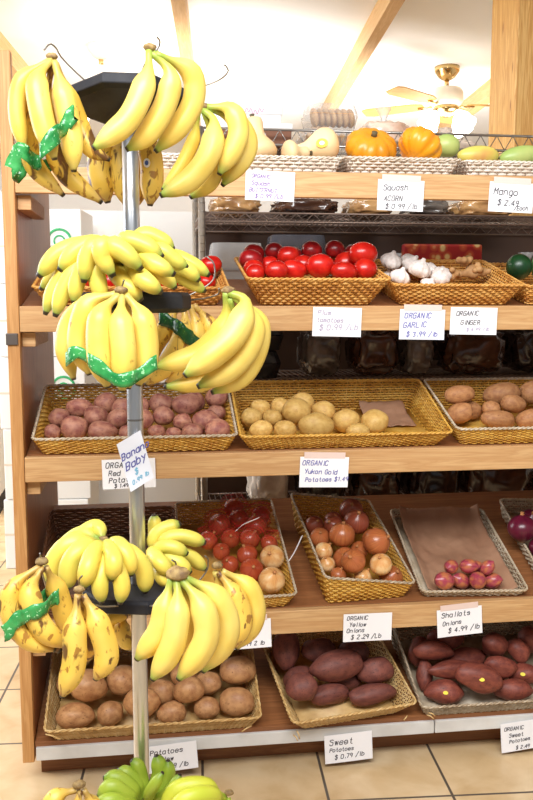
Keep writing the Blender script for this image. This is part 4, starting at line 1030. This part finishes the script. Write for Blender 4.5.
bunch('large yellow bunch hooked at the side of the middle disc below the tomatoes', -.66, [
    ([(229, 293), (245, 302), (231, 338), (184, 376)], 27, -.03), ([(231, 294), (249, 312), (252, 338), (233, 366), (197, 387)], 24, .0), ([(232, 295), (257, 318), (259, 345), (243, 376), (211, 393)], 20, .03), ([(226, 292), (224, 325), (198, 354), (155, 367)], 23, .03), ([(230, 298), (238, 345), (210, 378), (164, 387)], 20, .06)], B_CLEAN, (228, 291), cr=7)
bunch('ripe bunch with dark green band hanging behind the pole at the middle disc', -.43, [
    ([(184, 305), (184, 330), (170, 360), (145, 385)], 20, -.02), ([(190, 305), (196, 330), (186, 358), (166, 384)], 20, .0), ([(178, 305), (168, 325), (154, 345), (142, 370)], 20, .01), ([(194, 305), (208, 325), (204, 355), (190, 378)], 20, .02)], B_SPOT, (186, 301), [(160, 317), (176, 326), (188, 336), (200, 346)], tapemat=M_DTAPE, tw=13, cr=6)
# --- lower disc
bunch('fan of baby bananas resting on the lower disc left of the pole', -.66, [
    ([(100, 541), (72, 543), (56, 558), (48, 584)], 20, -.02), ([(100, 542), (82, 548), (70, 564), (68, 589)], 20, -.06), ([(102, 543), (94, 552), (88, 568), (84, 588)], 19, -.09), ([(104, 543), (108, 546), (114, 560), (112, 581)], 18, -.09),
    ([(108, 542), (120, 546), (128, 558), (131, 576)], 18, -.06), ([(110, 543), (132, 554), (144, 570), (145, 593)], 18, -.03), ([(103, 546), (104, 562), (100, 582), (102, 603)], 17, -.085), ([(106, 546), (116, 566), (122, 584), (120, 604)], 17, -.085),
    ([(100, 546), (76, 568), (60, 588), (64, 609)], 17, .01), ([(98, 539), (84, 533), (70, 540), (56, 556)], 16, .04), ([(103, 540), (98, 527), (90, 528), (78, 536)], 15, .03)], B_BABY, (103, 540), baby=True, cr=6)
bunch('greenish baby bananas resting on the lower disc right of the pole', -.60, [
    ([(156, 556), (154, 540), (162, 530), (181, 523)], 15, .01), ([(156, 556), (166, 540), (182, 536), (206, 543)], 15, -.01), ([(156, 557), (160, 548), (172, 547), (188, 554)], 15, -.04), ([(154, 557), (153, 553), (160, 562), (171, 574)], 16, -.07),
    ([(156, 558), (166, 556), (178, 562), (191, 573)], 15, -.045), ([(156, 556), (172, 552), (190, 556), (206, 570)], 14, .0), ([(158, 562), (158, 568), (162, 577), (168, 586)], 14, -.06), ([(156, 554), (155, 540), (155, 528), (154, 514)], 14, .03)], B_BABY, (157, 558), baby=True, cr=6)
bunch('bruised bunch with green band hanging at the outer side of the lower disc', -.825, [
    ([(40, 566), (14, 586), (12, 616), (30, 640), (56, 650)], 21, -.02), ([(43, 567), (30, 592), (42, 626), (66, 647)], 23, -.03), ([(46, 567), (58, 592), (66, 618), (76, 640)], 21, .03), ([(41, 567), (22, 596), (30, 630), (60, 652)], 18, .05)],
    B_SPOT, (42, 562), [(8, 626), (20, 612), (36, 602), (58, 597)], tw=14, cr=7)
bunch('two long brown-spotted bananas hanging in front of the lower disc', -.885, [
    ([(78, 594), (75, 630), (74, 664), (62, 697)], 24, -.015), ([(83, 595), (98, 622), (107, 655), (95, 680)], 24, -.01), ([(80, 595), (88, 622), (90, 644), (86, 664)], 18, .04)], B_SPOT, (79, 590), cr=6)
bunch('dark-tipped ripe bananas hanging behind the pole under the lower disc', -.55, [
    ([(122, 614), (112, 622), (110, 632), (120, 648)], 18, .0), ([(126, 614), (122, 624), (124, 636), (132, 650)], 16, -.02), ([(130, 614), (118, 616), (108, 620), (98, 626)], 13, -.04)], B_SPOT, (126, 612), cr=4)
bunch('largest pale yellow bunch hanging in front of the pole under the lower disc', -.85, [
    ([(171, 578), (166, 600), (158, 632), (136, 660)], 24, -.01), ([(176, 578), (178, 605), (172, 645), (152, 680)], 25, -.03), ([(180, 578), (202, 606), (205, 640), (178, 680)], 26, -.025), ([(184, 577), (216, 596), (227, 632), (202, 672)], 25, .01), ([(178, 578), (190, 610), (192, 650), (186, 676)], 20, .04)], B_CLEAN, (178, 575), cr=12)
bunch('ripe bunch with a white tag beside the netted onions', -.68, [
    ([(218, 572), (232, 590), (242, 618), (234, 648)], 21, -.015), ([(222, 571), (247, 586), (254, 616), (236, 649)], 22, .01), ([(215, 572), (222, 598), (230, 622), (226, 646)], 18, .03)], [B_SPOT, B_RIPE, B_RIPE], (217, 566), stickers=(), cr=6)
# --- bottom disc
bunch('bright green baby bananas fanned out on the lowest disc', -.66, [
    ([(140, 800), (126, 794), (112, 786), (98, 796)], 16, -.03), ([(141, 799), (130, 786), (118, 778), (103, 778)], 16, -.01), ([(142, 798), (136, 782), (128, 774), (117, 770)], 15, .005), ([(144, 798), (142, 780), (138, 766), (131, 760)], 14, .012),
    ([(150, 798), (156, 785), (160, 770), (156, 755)], 16, .005), ([(151, 799), (162, 788), (168, 775), (168, 760)], 14, .0), ([(152, 800), (164, 796), (174, 786), (180, 774)], 13, -.03), ([(138, 802), (124, 802), (110, 800), (92, 806)], 15, -.06), ([(148, 801), (150, 792), (156, 782), (163, 772)], 12, -.06)], B_GREEN, (146, 803), baby=True, cr=9)
bunch('green-yellow bunch at the edge of the lowest disc', -.70, [
    ([(225, 797), (205, 786), (180, 788), (160, 806)], 18, -.02), ([(226, 799), (208, 794), (186, 798), (166, 815)], 17, -.06), ([(228, 798), (230, 812), (222, 830), (206, 842)], 18, -.02)], banana_mat('lime_banana_peel', rgb(206, 206, 66), rgb(186, 196, 56), rgb(150, 170, 50)), (229, 793), cr=5)
bunch('yellow bunch with grey crown low beside the lowest disc', -.76, [
    ([(76, 790), (58, 796), (48, 815), (50, 840)], 21, -.01), ([(80, 791), (76, 810), (72, 832), (76, 852)], 21, -.03), ([(84, 790), (92, 806), (94, 828), (90, 846)], 20, .01)], B_SPOT, (79, 785), cr=7)
# the sign clipped to the pole
card(135.5, 461, 26, 50, -15, [('Banana', .03, .36, .0118), ('Baby', .08, .58, .0135), ('$', .36, .74, .010), ('0.99 lb', .16, .90, .007)], 'blue', 'tilted lilac paper sign for baby bananas tied to the pole', Y=YP - .026, mat=M_CARDP, tape=False, seed=21, lean=0, inks=['blue', 'blue', 'cyan', 'cyan'], name='paper_sign', shear=.28)

# ------------------------------------------------------------ chrome rack behind with its goods
RX0, RX1, RY0, RY1 = .17, 1.75, .76, 1.20
rk = empty('wire_rack', (RX0, RY0, 0)); tag(rk, 'wire rack with goods standing behind the wooden shelf', 'rack')
W_, D_ = RX1 - RX0, RY1 - RY0
for (x, y) in ((0, 0), (W_, 0), (0, D_), (W_, D_)):
    b = MB(); b.tube([(x, y, FLZ), (x, y, 1.84)], .0125, 12)
    for q in range(60): b.tube([(x, y, .1 + q * .028), (x, y, .102 + q * .028)], .0133, 12)
    b.build('post', M_CHROME, rk, True)
RZ = [1.785, 1.522, 1.205, .93, .42]
for i, z in enumerate(RZ):
    m = MB()
    for (xa, ya, xb, yb) in ((0, 0, W_, 0), (0, D_, W_, D_), (0, 0, 0, D_), (W_, 0, W_, D_)):
        LG = .052 if i == 0 else .03
        for dz in (0, LG): m.tube([(xa, ya, z + dz), (xb, yb, z + dz)], .0045 if i == 0 else .0035, 6)
        L = math.hypot(xb - xa, yb - ya); n = int(L / .03); P = [(xa + (xb - xa) * q / n, ya + (yb - ya) * q / n, z + .001 + (LG - .002 if q % 2 else 0)) for q in range(n + 1)]
        m.tube(P, .0032 if i == 0 else .0022, 4)
    WZ = .004 if i == 0 else .030
    n = int(W_ / .022)
    for q in range(1, n): m.tube([(W_ * q / n, 0, z + WZ), (W_ * q / n, D_, z + WZ)], .0018, 4)
    for yy in (.15, .30): m.tube([(0, yy, z + WZ - .004), (W_, yy, z + WZ - .004)], .0028, 5)
    m.build('shelf', M_CHROME if i == 0 else M_SHADEWIRE, rk, True)
ZT = [z + .033 for z in RZ]; ZT[0] = RZ[0] + .007
b = MB(); b.box(-.0, W_ + .6, D_ + .02, D_ + .035, FLZ, 1.60); b.build('darkening_board', plain('dark_brown_board', rgb(74, 50, 36), .6), rk)  # board added so that the gaps behind the goods look dark

def bag(name, x, y, z, w_, d_, h, mat, label, cat, seed, crease=.14, group=None, film=True):
    vs = []
    for p in ICO4[0]:
        s = Vector((math.copysign(abs(p.x) ** .55, p.x), math.copysign(abs(p.y) ** .6, p.y), math.copysign(abs(p.z) ** .6, p.z)))
        n1 = abs(noise.noise(p * 2.3 + Vector((seed * 5, 0, 0)))) + .6 * abs(noise.noise(p * 5.5 + Vector((seed, seed * 2, 0))))
        s *= 1 - crease * n1 * 2
        vs.append(Vector((s.x * w_ / 2, s.y * d_ / 2, s.z * h / 2)))
    mz = min(q.z for q in vs); mxy = max(abs(q.x) for q in vs)
    ob = meshobj(name, vs, ICO4[1], mat); ob.location = (x, y, z - mz + .001); tag(ob, label, cat, group)
    # gathered neck of the bag
    top = max(q.z for q in vs); m = MB(); m.lathe([(.012, top - .01), (.009, top + .012), (.02, top + .035), (.028, top + .05), (.022, top + .048)], 14, None, 7, .5); m.build('gathered_neck', M_FILM, ob, True)
    return ob
def bagmat(name, c1, c2, rough=.22):
    return mottled(name, c1, c2, 14, rough, .5, Coat_Weight=.6, Coat_Roughness=.12)
M_FILM = plain('clear_film', (.9, .9, .9, 1), .15, Alpha=.35)
BG_BROWN = bagmat('brown_goods_in_film', rgb(84, 52, 34), rgb(58, 34, 24)); BG_TAN = bagmat('tan_goods_in_film', rgb(206, 160, 104), rgb(150, 106, 66))
BG_GREY = bagmat('grey_goods_in_film', rgb(112, 102, 94), rgb(72, 62, 56)); BG_DARK = bagmat('dark_goods_in_film', rgb(56, 38, 28), rgb(34, 22, 18)); BG_PALE = bagmat('pale_goods_in_film', rgb(226, 214, 200), rgb(184, 166, 150)); BG_WHITE = bagmat('white_goods_in_film', rgb(236, 216, 198), rgb(198, 160, 136))
# goods on the top of the rack
def carton(x, y, z, w_, d_, h, label, tray=False, pink=False):
    r_ = empty('carton', (x, y, z)); tag(r_, label, 'carton', 'cartons on the wire rack')
    b = MB(); b.box(-w_ / 2, w_ / 2, 0, d_, 0, h); b.build('box', M_WHITE if not tray else plain('brown_tray', rgb(128, 84, 62), .7), r_, bev=.003)
    b = MB(); b.box(-w_ / 2 - .004, w_ / 2 + .004, -.004, d_ + .004, h * (.70 if tray else .45), h + .004); b.build('lid', M_WHITE, r_, bev=.003)
    if pink:
        rnd = random.Random(4); x_ = -w_ * .32; P = []
        for q in range(60): P.append(Vector((x_ + q * w_ * .6 / 60, -.0052, h * .62 + .008 * math.sin(q * 1.1) + .004 * math.sin(q * .37))))
        MB().tube(P, .0011, 4).build('printed_script', plain('pink_print', rgb(226, 150, 190), .5), r_)
    return r_
cA = at(240, 132, RY0 + .1)
carton(.345, RY0 + .06, ZT[0], .30, .26, .075, 'lower white-lidded brown carton on the wire rack', True)
carton(.325, RY0 + .07, ZT[0] + .081, .27, .22, .062, 'upper white carton with pink script on the wire rack', False, True)
M_GRN = plain('green_print', rgb(60, 176, 110), .5)
for q in range(5):
    r_ = empty('carton', (-.55 + .012 * (q % 2), 1.95, FLZ + q * .352), R(-6 + 2 * (q % 2))); tag(r_, 'white carton with green ring print, %s of the stack behind the shelf side' % ['lowest', 'second', 'third', 'fourth', 'topmost'][q], 'carton', 'white cartons stacked behind the shelf')
    b = MB(); b.box(-.2, .215, 0, .32, .001, .35); bx = b.build('box', M_WHITE, r_, bev=.004)
    b = MB(); b.tube([(.11 + .055 * math.cos(a * .3), -.001, .20 + .055 * math.sin(a * .3)) for a in range(21)], .006, 6, True); b.tube([(.11 + .025 * math.cos(a * .3), -.001, .20 + .025 * math.sin(a * .3)) for a in range(17)], .004, 6); b.build('ring_print', M_GRN, bx)
    b = MB(); b.box(-.2, .215, -.0012, .0, .17, .18); b.build('seam_tape', plain('tan_tape', rgb(226, 214, 196), .4), bx)
M_COOK = mottled('pale_biscuits', rgb(226, 186, 132), rgb(196, 146, 92), 30, .7, .3)
def clamshell(x, y, z, w_, d_, h, label, mat=M_CLEAR, fillm=None, n=6, cat='container', grp='clear clamshell boxes on the rack'):
    r_ = empty('clamshell_container', (x, y, z)); tag(r_, label, cat, grp)
    def shell(z0, z1, s0, s1, nm):
        prof = []; v = []; f_ = []; N_ = 64
        for zz, s in ((z0, s0), (z1, s1)):
            for q in range(N_):
                a = 2 * math.pi * q / N_; cx, sx = math.cos(a), math.sin(a); e = 1 + (.02 if q % 2 else -.02)
                v.append(Vector((math.copysign(abs(cx) ** .4, cx) * w_ / 2 * s * e, math.copysign(abs(sx) ** .4, sx) * d_ / 2 * s * e, zz)))
        for q in range(N_): f_.append((q, (q + 1) % N_, N_ + (q + 1) % N_, N_ + q))
        f_.append(tuple(range(N_ - 1, -1, -1)) if s0 < s1 else tuple(N_ + q for q in range(N_)))
        o = meshobj(nm, v, f_, mat, r_, True); return o
    shell(.001, h * .55, .88, 1.0, 'tray'); shell(h * .58, h, 1.0, .88, 'lid')
    return r_
def clam_goods(x, y, z, w_, d_, h, label):
    clamshell(x, y, z, w_, d_, h, label)
    for q in range(7):
        m = MB(); m.lathe([(.001, 0), (h * .36, .001), (h * .40, .006), (h * .36, .013), (.001, .014)], 16)
        o = m.build('biscuit', M_COOK, None, True); o.location = (x - w_ * .36 + q * w_ * .115, y - d_ * .22, z + h * .46); o.rotation_euler = (0, R(78), R(8)); tag(o, 'pale round biscuit inside the %s clear box' % ('upper' if z > ZT[0] + .03 else 'lower'), 'biscuit', 'biscuits in the %s clear box' % ('upper' if z > ZT[0] + .03 else 'lower'))
clam_goods(.635, RY0 + .13, ZT[0], .21, .18, .064, 'lower clear clamshell box of pale biscuits on the rack top')
clam_goods(.645, RY0 + .13, ZT[0] + .068, .19, .17, .085, 'upper clear clamshell box of pale biscuits on the rack top')
bag('plastic_bag', .855, RY0 + .15, ZT[0], .19, .17, .115, BG_WHITE, 'clear plastic bag of pale rolls behind the acorn squash', 'bag', 3)
bag('plastic_bag', 1.10, RY0 + .17, ZT[0], .24, .18, .05, BG_WHITE, 'flat white plastic bag under the ceiling fan', 'bag', 8)
# goods on the hidden shelves
sp_ = [(ZT[1], [(.30, .20, .07, BG_TAN, 'tan bag of bread behind the top rail near the rack post'), (.56, .26, .065, BG_BROWN, 'dark brown bag just under the top rail in the middle'), (.80, .18, .07, BG_TAN, 'yellowish bag under the acorn card'), (1.02, .16, .07, BG_GREY, 'grey bag under the mango basket'), (1.24, .24, .07, BG_TAN, 'tan bag of rolls behind the mango card')]),
       (ZT[2], [(.92, .26, .14, BG_DARK, 'dark bag behind the garlic basket'), (1.18, .22, .13, BG_BROWN, 'brown bag behind the ginger'), (1.44, .24, .15, BG_DARK, 'dark bag behind the melons')]),
       (ZT[3], [(.62, .16, .19, BG_GREY, 'brownish bag beside the black containers'), (.825, .19, .20, BG_BROWN, 'brown bag behind the garlic card'), (.99, .12, .18, BG_GREY, 'grey crinkled bag between two brown bags'), (1.215, .26, .21, BG_BROWN, 'large brown bag behind the russet potatoes'), (1.50, .28, .20, BG_DARK, 'dark bag at the rack end over the russets')]),
       (ZT[4], [(.42, .16, .26, BG_PALE, 'pale crinkled bag behind the netted onions'), (.625, .19, .22, BG_DARK, 'dark bag behind the yellow onion basket'), (.84, .20, .20, BG_BROWN, 'brown bag behind the shallot paper'), (1.07, .22, .24, BG_DARK, 'dark bag behind the shallot tray'), (1.34, .30, .22, BG_BROWN, 'brown bag behind the red onions'), (1.60, .2, .2, BG_DARK, 'dark bag in the lower rack corner')])]
sd = 20
for z, L in sp_:
    for x, w_, h, m_, lb in L:
        sd += 1; bag('plastic_bag', x, RY0 + .17, z, w_, .26, h, m_, lb, 'bag', sd)
clamshell(.30, RY0 + .14, ZT[2], .20, .2, .215, 'hazy clear container near the rack post behind the tomatoes', M_FILM)
bag('plastic_bag', .66 + .06, RY0 + .33, ZT[2], .16, .14, .12, BG_PALE, 'pale bag behind the heaped tomatoes', 'bag', 77)
clamshell(.525, RY0 + .14, ZT[2], .22, .2, .245, 'ribbed smoked clear container behind the heaped tomatoes', M_SMOKED)
clamshell(.33, RY0 + .14, ZT[3], .26, .22, .10, 'lower black ribbed container under the tomato rail', plain('black_tub', (.02, .02, .025, 1), .25))
clamshell(.34, RY0 + .14, ZT[3] + .103, .26, .22, .10, 'upper black ribbed container under the tomato rail', plain('black_tub_glossy', (.03, .028, .03, 1), .2))
# the patterned red packet
t = NT('red_yellow_pattern'); v_ = t.n('ShaderNodeTexVoronoi'); v_.feature = 'F1'; v_.inputs['Scale'].default_value = 28; t.l(t.coord(), v_.inputs['Vector'])
M_PAT = t.base(t.ramp(v_.outputs['Distance'], [(.2, rgb(240, 214, 150)), (.35, rgb(206, 96, 60)), (.6, rgb(176, 40, 44))]), .4)
b = MB(); b.box(0, .30, 0, .028, 0, .212); o = b.build('patterned_packet', M_PAT, None, bev=.008)
o.location = (.895, RY0 + .004, ZT[2] + .001); tag(o, 'red and yellow patterned packet behind the garlic', 'packet')
b = None
